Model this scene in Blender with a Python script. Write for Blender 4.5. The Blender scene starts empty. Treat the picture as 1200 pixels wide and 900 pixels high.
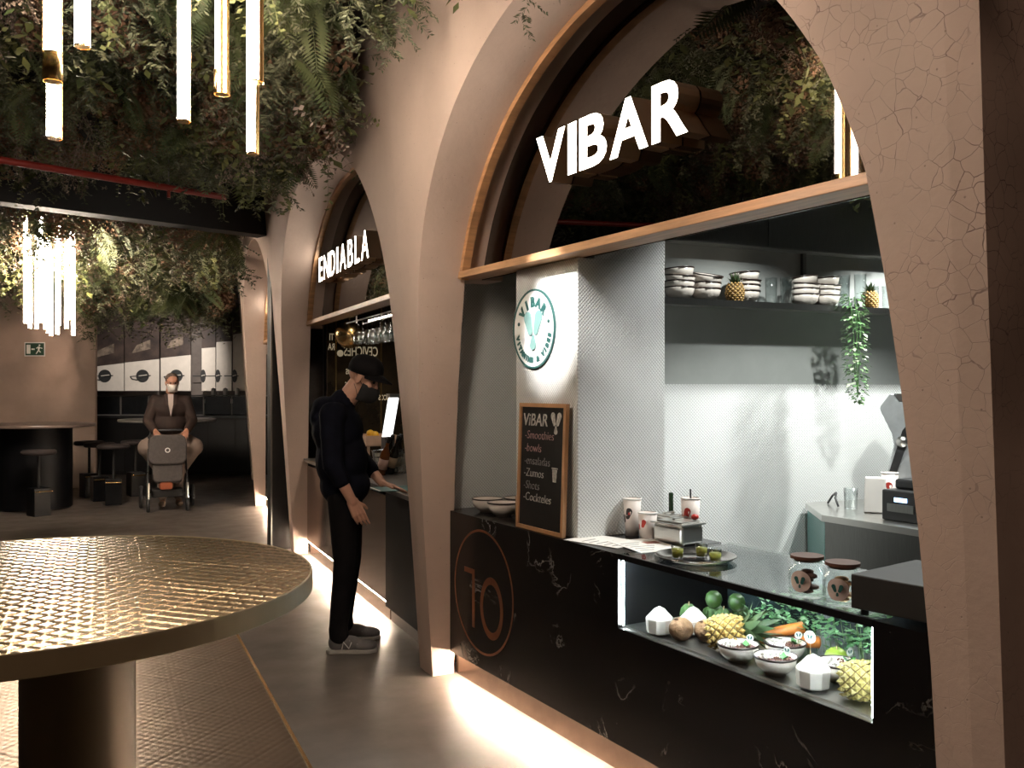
import bpy, bmesh, math, random
import numpy as np
from mathutils import Vector, Matrix, Euler

sc = bpy.context.scene
col = sc.collection
PI = math.pi
rnd = random.Random(11)

# ------------------------------------------------------------------ camera, world, exposure
cam_d = bpy.data.cameras.new('camera')
cam_d.sensor_width = 36.0
cam_d.lens = 32.4
cam_d.shift_y = 0.0042
cam_d.clip_start = 0.05
cam = bpy.data.objects.new('camera', cam_d)
cam.location = (0, 0, 1.55)
cam.rotation_euler = (PI/2, 0, math.radians(-30))
col.objects.link(cam)
sc.camera = cam

world = bpy.data.worlds.new('world'); sc.world = world
world.use_nodes = True
bg = world.node_tree.nodes['Background']
bg.inputs[0].default_value = (0.9, 0.62, 0.5, 1)
bg.inputs[1].default_value = 0.018

vs = sc.view_settings
vs.view_transform = 'Standard'; vs.look = 'None'; vs.exposure = 1.28; vs.gamma = 1.0; vs.use_curve_mapping = False
sc.cycles.max_bounces = 8
sc.cycles.transparent_max_bounces = 16
sc.cycles.sample_clamp_indirect = 4.0
sc.cycles.caustics_reflective = False
sc.cycles.caustics_refractive = False
sc.cycles.use_denoising = True

TUBE = 36.0        # radiance of the pendant tubes
LED = 160.0         # radiance of the floor LED strips
CASE_LED = 62.0    # radiance of the display case LED strips

def lamp(name, kind, loc, power, color, target=None, size=0.1, spot=60, blend=0.3):
    d = bpy.data.lights.new(name, kind); d.energy = power; d.color = color
    if kind == 'AREA': d.shape = 'DISK'; d.size = size
    else: d.shadow_soft_size = size
    if kind == 'SPOT': d.spot_size = math.radians(spot); d.spot_blend = blend
    o = bpy.data.objects.new(name, d); col.objects.link(o); o.location = loc
    if target is not None:
        o.rotation_euler = (Vector(target)-Vector(loc)).to_track_quat('-Z', 'Y').to_euler()
    return o

WARM = (1.0, 0.72, 0.55)
COOL = (0.97, 1.0, 0.955)
# kitchen downlights, set in the kiosk ceiling behind the dark glass
KITCHEN_LAMPS = [((4.72, 2.90, 2.82), (4.72, 3.0, 0), 125), ((3.42, 2.99, 2.82), (3.42, 3.05, 0), 40), ((3.75, 2.25, 2.82), (3.75, 2.55, 0), 80)]
for i, (l, t, p) in enumerate(KITCHEN_LAMPS):
    lamp('kitchen_downlight_light', 'SPOT', l, p, COOL, t, 0.05, 112, 0.35)
LOGO_SPOT = ((.95, 3.10, 2.99), (2.28, 3.56, 1.86))
# spot aimed at the round logo on the tiled pillar, fixed to the hall ceiling
lamp('logo_spot_light', 'SPOT', LOGO_SPOT[0], 190, (1.0, 0.97, 0.93), LOGO_SPOT[1], 0.02, 17, 0.6)
# added fill spots under the ceiling for pillars, exit wall, panels, greenery, table
FILL_SPOTS = [((0.4, 2.2, 3.25), (2.1, 1.4, 1.9), 80, 70),
              ((1.2, 14.0, 3.3), (0.4, 16.1, 1.9), 105, 62), ((3.1, 16.6, 3.3), (3.0, 19.1, 1.9), 190, 66),
              ((2.6, 14.6, 3.3), (2.1, 15.4, 2.9), 14, 110), ((.6, -.9, 3.3), (2.1, 1.2, 1.6), 14, 70), ((-.9, -.7, 3.4), (.1, 2.2, .8), 26, 75)]
for i, (l, t, p, a) in enumerate(FILL_SPOTS):
    lamp('fill_spot_light', 'SPOT', l, p, WARM if i != 2 else (1, .93, .85), t, 0.04, a, 0.8)

# ------------------------------------------------------------------ helpers
def setp(o, label=None, cat=None, group=None, kind=None):
    if label: o['label'] = label
    if cat: o['category'] = cat
    if group: o['group'] = group
    if kind: o['kind'] = kind
    return o

def thing(name, label, cat, loc=(0, 0, 0), rz=0, group=None):
    o = bpy.data.objects.new(name, None); o.empty_display_size = 0.05; col.objects.link(o)
    o.location = loc; o.rotation_euler = (0, 0, rz)
    return setp(o, label, cat, group)

class MB:
    def __init__(s): s.v = []; s.f = []; s.sm = []; s.mi = []
    def add(s, v, f, smooth=False, mi=0, M=None):
        b = len(s.v)
        if M is not None: v = [tuple(M @ Vector(p)) for p in v]
        s.v += [tuple(p) for p in v]
        for q in f: s.f.append(tuple(b+i for i in q)); s.sm.append(smooth); s.mi.append(mi)
        return s
    def box(s, c, d, rz=0, mi=0, M=None):
        x, y, z = d[0]/2, d[1]/2, d[2]/2
        v = [(-x,-y,-z),(x,-y,-z),(x,y,-z),(-x,y,-z),(-x,-y,z),(x,-y,z),(x,y,z),(-x,y,z)]
        if rz:
            a, b = math.cos(rz), math.sin(rz); v = [(p[0]*a-p[1]*b, p[0]*b+p[1]*a, p[2]) for p in v]
        v = [(p[0]+c[0], p[1]+c[1], p[2]+c[2]) for p in v]
        return s.add(v, [(3,2,1,0),(4,5,6,7),(0,1,5,4),(1,2,6,5),(2,3,7,6),(3,0,4,7)], False, mi, M)
    def bb(s, a, b, mi=0):
        return s.box([(a[i]+b[i])/2 for i in range(3)], [abs(b[i]-a[i]) for i in range(3)], 0, mi)
    def tube(s, pts, r, n=8, caps=True, mi=0, smooth=True, M=None):
        pts = [Vector(p) for p in pts]; m = len(pts)
        rs = r if isinstance(r, (list, tuple)) else [r]*m
        v = []; f = []; prev = None
        for i, p in enumerate(pts):
            t = (pts[min(i+1, m-1)]-pts[max(i-1, 0)])
            if t.length < 1e-9: t = Vector((0, 0, 1))
            t.normalize()
            if prev is None:
                a = Vector((0, 0, 1)) if abs(t.z) < .9 else Vector((1, 0, 0))
                u = t.cross(a).normalized()
            else:
                u = (prev - t*prev.dot(t)).normalized()
            prev = u; w = t.cross(u)
            for k in range(n):
                an = 2*PI*k/n; v.append(p + (u*math.cos(an)+w*math.sin(an))*rs[i])
        for i in range(m-1):
            for k in range(n):
                a = i*n+k; b = i*n+(k+1) % n; f.append((a, b, b+n, a+n))
        s.add(v, f, smooth, mi, M)
        if caps:
            s.add(v[:n], [tuple(range(n-1, -1, -1))], False, mi, M); s.add(v[-n:], [tuple(range(n))], False, mi, M)
        return s
    def lathe(s, prof, n=24, c=(0, 0, 0), mi=0, smooth=True, M=None, sc=(1, 1)):
        v = []; f = []; m = len(prof)
        for r, z in prof:
            r = max(r, 1e-5)
            for k in range(n):
                a = 2*PI*k/n; v.append((c[0]+r*math.cos(a)*sc[0], c[1]+r*math.sin(a)*sc[1], c[2]+z))
        for i in range(m-1):
            for k in range(n):
                a = i*n+k; b = i*n+(k+1) % n; f.append((a, b, b+n, a+n))
        return s.add(v, f, smooth, mi, M)
    def ball(s, c, r, n=12, m=8, mi=0, M=None, smooth=True):
        if not isinstance(r, (tuple, list)): r = (r, r, r)
        v = [(c[0], c[1], c[2]-r[2])]; f = []
        for j in range(1, m):
            t = -PI/2+PI*j/m
            for k in range(n):
                a = 2*PI*k/n; v.append((c[0]+r[0]*math.cos(t)*math.cos(a), c[1]+r[1]*math.cos(t)*math.sin(a), c[2]+r[2]*math.sin(t)))
        v.append((c[0], c[1], c[2]+r[2])); e = len(v)-1
        for k in range(n):
            f.append((0, 1+(k+1) % n, 1+k)); f.append((e, e-n+k, e-n+(k+1) % n))
        for j in range(m-2):
            for k in range(n):
                a = 1+j*n+k; b = 1+j*n+(k+1) % n; f.append((a, b, b+n, a+n))
        return s.add(v, f, smooth, mi, M)
    def cap(s, p0, p1, r0, r1, n=12):
        """closed tapered capsule"""
        p0, p1 = Vector(p0), Vector(p1); d = p1-p0; L = d.length
        q = Vector((0, 0, 1)).rotation_difference(d.normalized()) if L > 1e-6 else Euler((0, 0, 0)).to_quaternion()
        pr = [(r0*math.cos(t), r0*math.sin(t)) for t in [-PI/2+PI/2*k/4 for k in range(5)]]
        pr += [(r1*math.cos(t), L+r1*math.sin(t)) for t in [PI/2*k/4 for k in range(5)]]
        return s.lathe(pr, n, M=Matrix.Translation(p0) @ q.to_matrix().to_4x4())
    def prism(s, poly, z0, z1, M=None, mi=0):
        n = len(poly)
        v = [(x, y, z0) for x, y in poly]+[(x, y, z1) for x, y in poly]
        f = [tuple(range(n-1, -1, -1)), tuple(range(n, 2*n))]+[(i, (i+1) % n, n+(i+1) % n, n+i) for i in range(n)]
        return s.add(v, f, False, mi, M)
    def ring(s, r0, r1, z0, z1, n=48, M=None, sx=1, sy=1, mi=0):
        return s.lathe([(r0, z0), (r0, z1), (r1, z1), (r1, z0), (r0, z0)], n, M=M, smooth=False, sc=(sx, sy), mi=mi)
    def build(s, name, mats, parent=None, bevel=0, seg=2, angle=40, loc=None):
        me = bpy.data.meshes.new(name); me.from_pydata(s.v, [], s.f)
        for m in (mats if isinstance(mats, (list, tuple)) else [mats]): me.materials.append(m)
        me.polygons.foreach_set('use_smooth', s.sm); me.polygons.foreach_set('material_index', s.mi)
        me.update()
        o = bpy.data.objects.new(name, me); col.objects.link(o)
        if parent is not None: o.parent = parent
        if loc is not None: o.location = loc
        if bevel:
            b = o.modifiers.new('bevel', 'BEVEL'); b.width = bevel; b.segments = seg; b.limit_method = 'ANGLE'; b.angle_limit = math.radians(angle)
        return o

def np_mesh(name, V, F, mat, mi=None, smooth=False):
    """V (n,3) array, F (m,4) quads array"""
    me = bpy.data.meshes.new(name)
    me.vertices.add(len(V)); me.vertices.foreach_set('co', np.asarray(V, np.float32).ravel())
    m = len(F); me.loops.add(m*4); me.loops.foreach_set('vertex_index', np.asarray(F, np.int32).ravel())
    me.polygons.add(m); me.polygons.foreach_set('loop_start', np.arange(0, m*4, 4, dtype=np.int32))
    me.polygons.foreach_set('use_smooth', np.full(m, smooth))
    me.update(calc_edges=True); me.validate()
    for q in (mat if isinstance(mat, (list, tuple)) else [mat]): me.materials.append(q)
    o = bpy.data.objects.new(name, me); col.objects.link(o)
    return o

def dup(root, loc, rz=None, label=None, group=None, rot=None, scale=None):
    def cp(o, par):
        c = o.copy(); col.objects.link(c); c.parent = par
        for ch in [x for x in o.children]: cp(ch, c)
        return c
    r = cp(root, None); r.location = loc
    if rz is not None: r.rotation_euler = (0, 0, rz)
    if rot is not None: r.rotation_euler = rot
    if scale is not None: r.scale = (scale,)*3 if not isinstance(scale, tuple) else scale
    if label: r['label'] = label
    if group: r['group'] = group
    return r

def text_mb(body, size, depth=0.0, offset=0.0, align='CENTER', shear=0.0, spacing=1.0):
    cu = bpy.data.curves.new('t', 'FONT'); cu.body = body; cu.size = size; cu.extrude = depth/2; cu.offset = offset
    cu.align_x = align; cu.shear = shear; cu.space_character = spacing; cu.resolution_u = 4
    o = bpy.data.objects.new('t', cu); col.objects.link(o)
    dg = bpy.context.evaluated_depsgraph_get(); dg.update()
    me = bpy.data.meshes.new_from_object(o.evaluated_get(dg))
    v = [tuple(p.co) for p in me.vertices]; f = [tuple(p.vertices) for p in me.polygons]
    bpy.data.objects.remove(o); bpy.data.curves.remove(cu); bpy.data.meshes.remove(me)
    return v, f

def frame(origin, x, z):
    """matrix with local x axis x, local z axis z (plane normal)"""
    x = Vector(x).normalized(); z = Vector(z).normalized(); y = z.cross(x)
    return Matrix(((x.x, y.x, z.x, origin[0]), (x.y, y.y, z.y, origin[1]), (x.z, y.z, z.z, origin[2]), (0, 0, 0, 1)))

def blob(name, prims, mat, parent=None, voxel=0.008, smooth=4, rot=None):
    """union of closed primitives as one continuous remeshed surface"""
    mb = prims
    me = bpy.data.meshes.new('b'); me.from_pydata(mb.v, [], mb.f); me.update()
    o = bpy.data.objects.new('b', me); col.objects.link(o)
    bm = bmesh.new(); bm.from_mesh(me); bmesh.ops.remove_doubles(bm, verts=bm.verts, dist=1e-5)
    bmesh.ops.recalc_face_normals(bm, faces=bm.faces); bm.to_mesh(me); bm.free()
    r = o.modifiers.new('r', 'REMESH'); r.mode = 'VOXEL'; r.voxel_size = voxel; r.use_smooth_shade = True
    if smooth:
        k = o.modifiers.new('s', 'SMOOTH'); k.iterations = smooth; k.factor = 0.5
    dg = bpy.context.evaluated_depsgraph_get(); dg.update()
    m2 = bpy.data.meshes.new_from_object(o.evaluated_get(dg))
    bpy.data.objects.remove(o); bpy.data.meshes.remove(me)
    m2.name = name; m2.materials.clear(); m2.materials.append(mat)
    m2.polygons.foreach_set('use_smooth', [True]*len(m2.polygons))
    q = bpy.data.objects.new(name, m2); col.objects.link(q)
    if parent is not None: q.parent = parent
    return q

# ------------------------------------------------------------------ materials
def nodes(name):
    m = bpy.data.materials.new(name); m.use_nodes = True
    nt = m.node_tree; b = nt.nodes['Principled BSDF']
    return m, nt, b

def N(nt, kind, **kw):
    n = nt.nodes.new(kind)
    for k, v in kw.items():
        if k in n.inputs: n.inputs[k].default_value = v
        else: setattr(n, k, v)
    return n

def mat(name, c, rough=0.5, metal=0.0, var=0.15, vscale=6.0, bump=0.0, bscale=40.0, emit=None, estr=1.0, trans=0.0, spec=0.5, c2=None, coat=0.0, stretch=None, rvar=0.0):
    """principled with noise variation in colour, roughness and relief"""
    m, nt, b = nodes(name)
    b.inputs['Roughness'].default_value = rough; b.inputs['Metallic'].default_value = metal
    b.inputs['Specular IOR Level'].default_value = spec
    b.inputs['Coat Weight'].default_value = coat
    tc = N(nt, 'ShaderNodeTexCoord'); mp = N(nt, 'ShaderNodeMapping')
    if stretch: mp.inputs['Scale'].default_value = stretch
    nt.links.new(tc.outputs['Object'], mp.inputs[0])
    nz = N(nt, 'ShaderNodeTexNoise', Scale=vscale, Detail=5.0, Roughness=0.6); nt.links.new(mp.outputs[0], nz.inputs['Vector'])
    rp = N(nt, 'ShaderNodeValToRGB')
    c = tuple(c); k2 = tuple(c2) if c2 else tuple(min(1, x*(1+var)) for x in c)
    k1 = tuple(x*(1-var) for x in c) if not c2 else c
    rp.color_ramp.elements[0].color = (*k1, 1); rp.color_ramp.elements[1].color = (*k2, 1)
    rp.color_ramp.elements[0].position = .35; rp.color_ramp.elements[1].position = .65
    nt.links.new(nz.outputs[0], rp.inputs[0]); nt.links.new(rp.outputs[0], b.inputs['Base Color'])
    if rvar:
        mr = N(nt, 'ShaderNodeMapRange'); mr.inputs['To Min'].default_value = max(0, rough-rvar); mr.inputs['To Max'].default_value = rough+rvar
        nt.links.new(nz.outputs[0], mr.inputs[0]); nt.links.new(mr.outputs[0], b.inputs['Roughness'])
    if bump:
        n2 = N(nt, 'ShaderNodeTexNoise', Scale=bscale, Detail=4.0); nt.links.new(mp.outputs[0], n2.inputs['Vector'])
        bp = N(nt, 'ShaderNodeBump', Strength=bump, Distance=0.01); nt.links.new(n2.outputs[0], bp.inputs['Height']); nt.links.new(bp.outputs[0], b.inputs['Normal'])
    if emit:
        b.inputs['Emission Color'].default_value = (*emit, 1); b.inputs['Emission Strength'].default_value = estr
    if trans: b.inputs['Transmission Weight'].default_value = trans
    return m

def glass_mat(name, tint=(1, 1, 1), refl=1.0, ior=1.5, rough=0.0):
    m, nt, b = nodes(name); nt.nodes.remove(b)
    out = nt.nodes['Material Output']
    tr = N(nt, 'ShaderNodeBsdfTransparent'); tr.inputs[0].default_value = (*tint, 1)
    gl = N(nt, 'ShaderNodeBsdfGlossy'); gl.inputs['Roughness'].default_value = rough
    fr = N(nt, 'ShaderNodeFresnel', IOR=ior)
    ge = N(nt, 'ShaderNodeNewGeometry'); io = N(nt, 'ShaderNodeMapRange'); io.inputs['To Min'].default_value = ior; io.inputs['To Max'].default_value = 1/ior
    nt.links.new(ge.outputs['Backfacing'], io.inputs[0]); nt.links.new(io.outputs[0], fr.inputs['IOR'])
    nz = N(nt, 'ShaderNodeTexNoise', Scale=4.0); mu = N(nt, 'ShaderNodeMath', operation='MULTIPLY')
    mr = N(nt, 'ShaderNodeMapRange'); mr.inputs['To Min'].default_value = .85*refl; mr.inputs['To Max'].default_value = 1.1*refl
    nt.links.new(nz.outputs[0], mr.inputs[0]); nt.links.new(fr.outputs[0], mu.inputs[0]); nt.links.new(mr.outputs[0], mu.inputs[1])
    mx = N(nt, 'ShaderNodeMixShader'); nt.links.new(mu.outputs[0], mx.inputs[0])
    nt.links.new(tr.outputs[0], mx.inputs[1]); nt.links.new(gl.outputs[0], mx.inputs[2]); nt.links.new(mx.outputs[0], out.inputs[0])
    return m

def emis(name, c, s):
    m, nt, b = nodes(name)
    b.inputs['Base Color'].default_value = (*c, 1); b.inputs['Emission Color'].default_value = (*c, 1)
    b.inputs['Roughness'].default_value = 0.4
    nz = N(nt, 'ShaderNodeTexNoise', Scale=8.0); mr = N(nt, 'ShaderNodeMapRange'); mr.inputs['To Min'].default_value = s*.92; mr.inputs['To Max'].default_value = s*1.08
    nt.links.new(nz.outputs[0], mr.inputs[0]); nt.links.new(mr.outputs[0], b.inputs['Emission Strength'])
    return m

def plaster_mat():
    m, nt, b = nodes('plaster'); L = nt.links.new
    tc = N(nt, 'ShaderNodeNewGeometry')
    n1 = N(nt, 'ShaderNodeTexNoise', Scale=1.6, Detail=6.0, Roughness=0.65); L(tc.outputs['Position'], n1.inputs['Vector'])
    rp = N(nt, 'ShaderNodeValToRGB'); e = rp.color_ramp.elements
    e[0].position = .3; e[0].color = (.53, .39, .32, 1); e[1].position = .7; e[1].color = (.63, .475, .395, 1)
    L(n1.outputs[0], rp.inputs[0])
    # fine crack network, strongest on the near pillar
    wz = N(nt, 'ShaderNodeTexNoise', Scale=9.0, Detail=3.0); L(tc.outputs['Position'], wz.inputs['Vector'])
    va = N(nt, 'ShaderNodeVectorMath', operation='MULTIPLY_ADD'); va.inputs[1].default_value = (.05, .05, .05)
    L(wz.outputs['Color'], va.inputs[0]); L(tc.outputs['Position'], va.inputs[2])
    vo = N(nt, 'ShaderNodeTexVoronoi', feature='DISTANCE_TO_EDGE', Scale=21.0); L(va.outputs[0], vo.inputs['Vector'])
    cr = N(nt, 'ShaderNodeMapRange'); cr.inputs['From Min'].default_value = .004; cr.inputs['From Max'].default_value = .022
    cr.inputs['To Min'].default_value = 1; cr.inputs['To Max'].default_value = 0; L(vo.outputs[0], cr.inputs[0])
    sp = N(nt, 'ShaderNodeSeparateXYZ'); L(tc.outputs['Position'], sp.inputs[0])
    my = N(nt, 'ShaderNodeMapRange'); my.inputs['From Min'].default_value = 1.7; my.inputs['From Max'].default_value = 2.3
    my.inputs['To Min'].default_value = 1; my.inputs['To Max'].default_value = 0; L(sp.outputs['Y'], my.inputs[0])
    mz = N(nt, 'ShaderNodeMapRange'); mz.inputs['From Min'].default_value = 1.2; mz.inputs['From Max'].default_value = 2.0; mz.inputs['To Min'].default_value = .3
    L(sp.outputs['Z'], mz.inputs[0])
    pn = N(nt, 'ShaderNodeTexNoise', Scale=5.0, Detail=3.0); L(tc.outputs['Position'], pn.inputs['Vector'])
    pm = N(nt, 'ShaderNodeMapRange'); pm.inputs['From Min'].default_value = .36; pm.inputs['From Max'].default_value = .6; L(pn.outputs[0], pm.inputs[0])
    a = N(nt, 'ShaderNodeMath', operation='MULTIPLY'); L(my.outputs[0], a.inputs[0]); L(mz.outputs[0], a.inputs[1])
    a2 = N(nt, 'ShaderNodeMath', operation='MULTIPLY'); L(a.outputs[0], a2.inputs[0]); L(cr.outputs[0], a2.inputs[1])
    a3 = N(nt, 'ShaderNodeMath', operation='MULTIPLY'); L(a2.outputs[0], a3.inputs[0]); L(pm.outputs[0], a3.inputs[1])
    # pin holes
    ph = N(nt, 'ShaderNodeTexVoronoi', feature='F1', Scale=26.0); L(tc.outputs['Position'], ph.inputs['Vector'])
    pc = N(nt, 'ShaderNodeMapRange'); pc.inputs['From Min'].default_value = .04; pc.inputs['From Max'].default_value = .09
    pc.inputs['To Min'].default_value = .55; pc.inputs['To Max'].default_value = 0; L(ph.outputs['Distance'], pc.inputs[0])
    mxx = N(nt, 'ShaderNodeMath', operation='MAXIMUM'); L(a3.outputs[0], mxx.inputs[0]); L(pc.outputs[0], mxx.inputs[1])
    mix = N(nt, 'ShaderNodeMix', data_type='RGBA'); mix.inputs['B'].default_value = (.22, .14, .125, 1)
    L(mxx.outputs[0], mix.inputs['Factor']); L(rp.outputs[0], mix.inputs['A']); L(mix.outputs['Result'], b.inputs['Base Color'])
    n3 = N(nt, 'ShaderNodeTexNoise', Scale=30.0, Detail=5.0); L(tc.outputs['Position'], n3.inputs['Vector'])
    sb = N(nt, 'ShaderNodeMath', operation='SUBTRACT'); L(n3.outputs[0], sb.inputs[0]); L(mxx.outputs[0], sb.inputs[1])
    bp = N(nt, 'ShaderNodeBump', Strength=.35, Distance=.006); L(sb.outputs[0], bp.inputs['Height']); L(bp.outputs[0], b.inputs['Normal'])
    b.inputs['Roughness'].default_value = .75
    return m

def marble_mat():
    m, nt, b = nodes('black_marble'); L = nt.links.new
    tc = N(nt, 'ShaderNodeNewGeometry')
    n1 = N(nt, 'ShaderNodeTexNoise', Scale=2.2, Detail=7.0, Roughness=.6, Distortion=1.6); L(tc.outputs['Position'], n1.inputs['Vector'])
    s = N(nt, 'ShaderNodeMath', operation='SUBTRACT'); s.inputs[1].default_value = .5; L(n1.outputs[0], s.inputs[0])
    ab = N(nt, 'ShaderNodeMath', operation='ABSOLUTE'); L(s.outputs[0], ab.inputs[0])
    mr = N(nt, 'ShaderNodeMapRange'); mr.inputs['From Min'].default_value = .0; mr.inputs['From Max'].default_value = .012; mr.inputs['To Min'].default_value = 1; mr.inputs['To Max'].default_value = 0
    L(ab.outputs[0], mr.inputs[0])
    n2 = N(nt, 'ShaderNodeTexNoise', Scale=3.1, Detail=2.0); L(tc.outputs['Position'], n2.inputs['Vector'])
    m2 = N(nt, 'ShaderNodeMapRange'); m2.inputs['From Min'].default_value = .56; m2.inputs['From Max'].default_value = .7; L(n2.outputs[0], m2.inputs[0])
    mu = N(nt, 'ShaderNodeMath', operation='MULTIPLY'); L(mr.outputs[0], mu.inputs[0]); L(m2.outputs[0], mu.inputs[1])
    sp = N(nt, 'ShaderNodeTexVoronoi', feature='F1', Scale=30.0); L(tc.outputs['Position'], sp.inputs['Vector'])
    ps = N(nt, 'ShaderNodeMapRange'); ps.inputs['From Min'].default_value = .03; ps.inputs['From Max'].default_value = .07; ps.inputs['To Min'].default_value = .5; ps.inputs['To Max'].default_value = 0
    L(sp.outputs['Distance'], ps.inputs[0])
    p2 = N(nt, 'ShaderNodeMath', operation='MULTIPLY'); L(ps.outputs[0], p2.inputs[0]); L(m2.outputs[0], p2.inputs[1])
    mm = N(nt, 'ShaderNodeMath', operation='MAXIMUM'); L(mu.outputs[0], mm.inputs[0]); L(p2.outputs[0], mm.inputs[1])
    mix = N(nt, 'ShaderNodeMix', data_type='RGBA'); mix.inputs['A'].default_value = (.006, .0055, .006, 1); mix.inputs['B'].default_value = (.42, .40, .38, 1)
    L(mm.outputs[0], mix.inputs['Factor']); L(mix.outputs['Result'], b.inputs['Base Color'])
    b.inputs['Roughness'].default_value = .22; b.inputs['Specular IOR Level'].default_value = .35
    return m

def bubble_tile_mat(name, c=(.74, .75, .74), pitch=.0098, grout=.70):
    """small raised round mosaic in staggered rows, on vertical faces"""
    m, nt, b = nodes(name); L = nt.links.new
    g = N(nt, 'ShaderNodeNewGeometry'); sp = N(nt, 'ShaderNodeSeparateXYZ'); L(g.outputs['Position'], sp.inputs[0])
    ad = N(nt, 'ShaderNodeMath', operation='ADD'); L(sp.outputs['X'], ad.inputs[0]); L(sp.outputs['Y'], ad.inputs[1])
    cb = N(nt, 'ShaderNodeCombineXYZ'); L(ad.outputs[0], cb.inputs['X']); L(sp.outputs['Z'], cb.inputs['Y'])
    mp = N(nt, 'ShaderNodeMapping'); mp.inputs['Rotation'].default_value = (0, 0, PI/4); k = 1/(pitch*1.0); mp.inputs['Scale'].default_value = (k*.8, k*.8, 1)
    L(cb.outputs[0], mp.inputs[0])
    vo = N(nt, 'ShaderNodeTexVoronoi', feature='F1', Scale=1.0, Randomness=0.0); vo.voronoi_dimensions = '2D'; L(mp.outputs[0], vo.inputs['Vector'])
    mr = N(nt, 'ShaderNodeMapRange'); mr.inputs['From Min'].default_value = .25; mr.inputs['From Max'].default_value = .58; mr.inputs['To Min'].default_value = 1; mr.inputs['To Max'].default_value = 0
    mr.interpolation_type = 'SMOOTHSTEP'; L(vo.outputs['Distance'], mr.inputs[0])
    mix = N(nt, 'ShaderNodeMix', data_type='RGBA'); mix.inputs['A'].default_value = (c[0]*grout, c[1]*grout, c[2]*grout, 1); mix.inputs['B'].default_value = (*c, 1)
    m2 = N(nt, 'ShaderNodeMapRange'); m2.inputs['From Max'].default_value = .35; L(mr.outputs[0], m2.inputs[0])
    L(m2.outputs[0], mix.inputs['Factor']); L(mix.outputs['Result'], b.inputs['Base Color'])
    bp = N(nt, 'ShaderNodeBump', Strength=.6, Distance=.004); L(mr.outputs[0], bp.inputs['Height']); L(bp.outputs[0], b.inputs['Normal'])
    b.inputs['Roughness'].default_value = .25
    return m

def floor_mat():
    m, nt, b = nodes('polished_concrete'); L = nt.links.new
    g = N(nt, 'ShaderNodeNewGeometry')
    n1 = N(nt, 'ShaderNodeTexNoise', Scale=1.1, Detail=8.0, Roughness=.7); L(g.outputs['Position'], n1.inputs['Vector'])
    rp = N(nt, 'ShaderNodeValToRGB'); e = rp.color_ramp.elements
    e[0].position = .3; e[0].color = (.075, .062, .055, 1); e[1].position = .75; e[1].color = (.17, .14, .122, 1)
    L(n1.outputs[0], rp.inputs[0]); L(rp.outputs[0], b.inputs['Base Color'])
    n2 = N(nt, 'ShaderNodeTexNoise', Scale=5.0, Detail=6.0); L(g.outputs['Position'], n2.inputs['Vector'])
    mr = N(nt, 'ShaderNodeMapRange'); mr.inputs['To Min'].default_value = .22; mr.inputs['To Max'].default_value = .55; L(n2.outputs[0], mr.inputs[0]); L(mr.outputs[0], b.inputs['Roughness'])
    bp = N(nt, 'ShaderNodeBump', Strength=.08, Distance=.004); L(n2.outputs[0], bp.inputs['Height']); L(bp.outputs[0], b.inputs['Normal'])
    return m

PLASTER = plaster_mat(); MARBLE = marble_mat(); TILE = bubble_tile_mat('white_bubble_tile'); FLOOR = floor_mat()
TEAL_TILE = bubble_tile_mat('teal_bubble_tile', (.22, .42, .40))
WOOD = mat('light_oak', (.50, .27, .13), .45, var=.2, vscale=3, stretch=(1, 1, 12), bump=.05, bscale=60)
OAK = mat('oak_beam', (.58, .33, .175), .4, var=.18, vscale=6, stretch=(8, .6, 8), bump=.04)
STEEL = mat('brushed_steel', (.62, .61, .58), .28, 1, var=.06, vscale=20, stretch=(1, 1, 30))
STEEL_D = mat('dark_brushed_steel', (.22, .22, .21), .3, 1, var=.08, vscale=14, stretch=(30, 30, 1))
HOODM = mat('hood_steel', (.48, .48, .46), .30, 1, var=.08, vscale=14, stretch=(30, 30, 1))
HOODM.node_tree.nodes['Principled BSDF'].inputs['Anisotropic'].default_value = .85
BRASS = mat('brass', (.72, .50, .22), .25, 1, var=.06)
BRONZE = mat('quilted_bronze', (.46, .335, .20), .27, 1, var=.06, vscale=3)
BRONZE_E = mat('satin_bronze', (.40, .31, .185), .45, .35, var=.06, vscale=3)
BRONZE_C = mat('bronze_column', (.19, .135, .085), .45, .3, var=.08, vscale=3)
BLACKMIRROR = mat('black_mirror_glass', (.15, .142, .138), .015, 1, var=.05, vscale=2)
SMOKEMIRROR = mat('smoked_mirror_panel', (.30, .24, .21), .12, 1, var=.06, vscale=2)
BLACK = mat('black_lacquer', (.005, .005, .006), .35, var=.2, spec=.2)
BLACKM = mat('matt_black', (.012, .011, .011), .65, var=.2)
BLACKP = mat('black_plastic', (.014, .014, .015), .4, var=.2, bump=.02, bscale=200)
CEIL = mat('dark_ceiling', (.012, .011, .010), .9, var=.3)
HALLW = mat('hall_plaster', (.42, .31, .25), .8, var=.12, vscale=1.2, bump=.15, bscale=15)
DARKW = mat('dark_hall_wall', (.05, .038, .032), .8, var=.2)
KWALL = mat('kitchen_paint', (.42, .44, .425), .5, var=.04)
WHITE = mat('white_paint', (.75, .74, .72), .45, var=.03)
PAPER = mat('paper', (.80, .77, .73), .7, var=.04)
CERAMIC = mat('cream_ceramic', (.68, .62, .56), .25, var=.05, vscale=9)
RIM = mat('dark_rim', (.035, .02, .018), .3)
GLASS = glass_mat('clear_glass', (.97, .99, .985), 1.0)
TUMBLER = glass_mat('tumbler_glass', (.93, .95, .95), 1.6)
TUBEM = emis('lit_tube', (1.0, .86, .70), TUBE)
LEDM = emis('warm_led', (1.0, .80, .60), LED)
CLEDM = emis('cool_led', (.86, .97, 1.0), CASE_LED)
SIGNM = emis('sign_face', (1.0, .93, .80), 5.0)
SIGNSIDE = mat('sign_side', (.72, .53, .36), .36, 1, var=.06)

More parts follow.
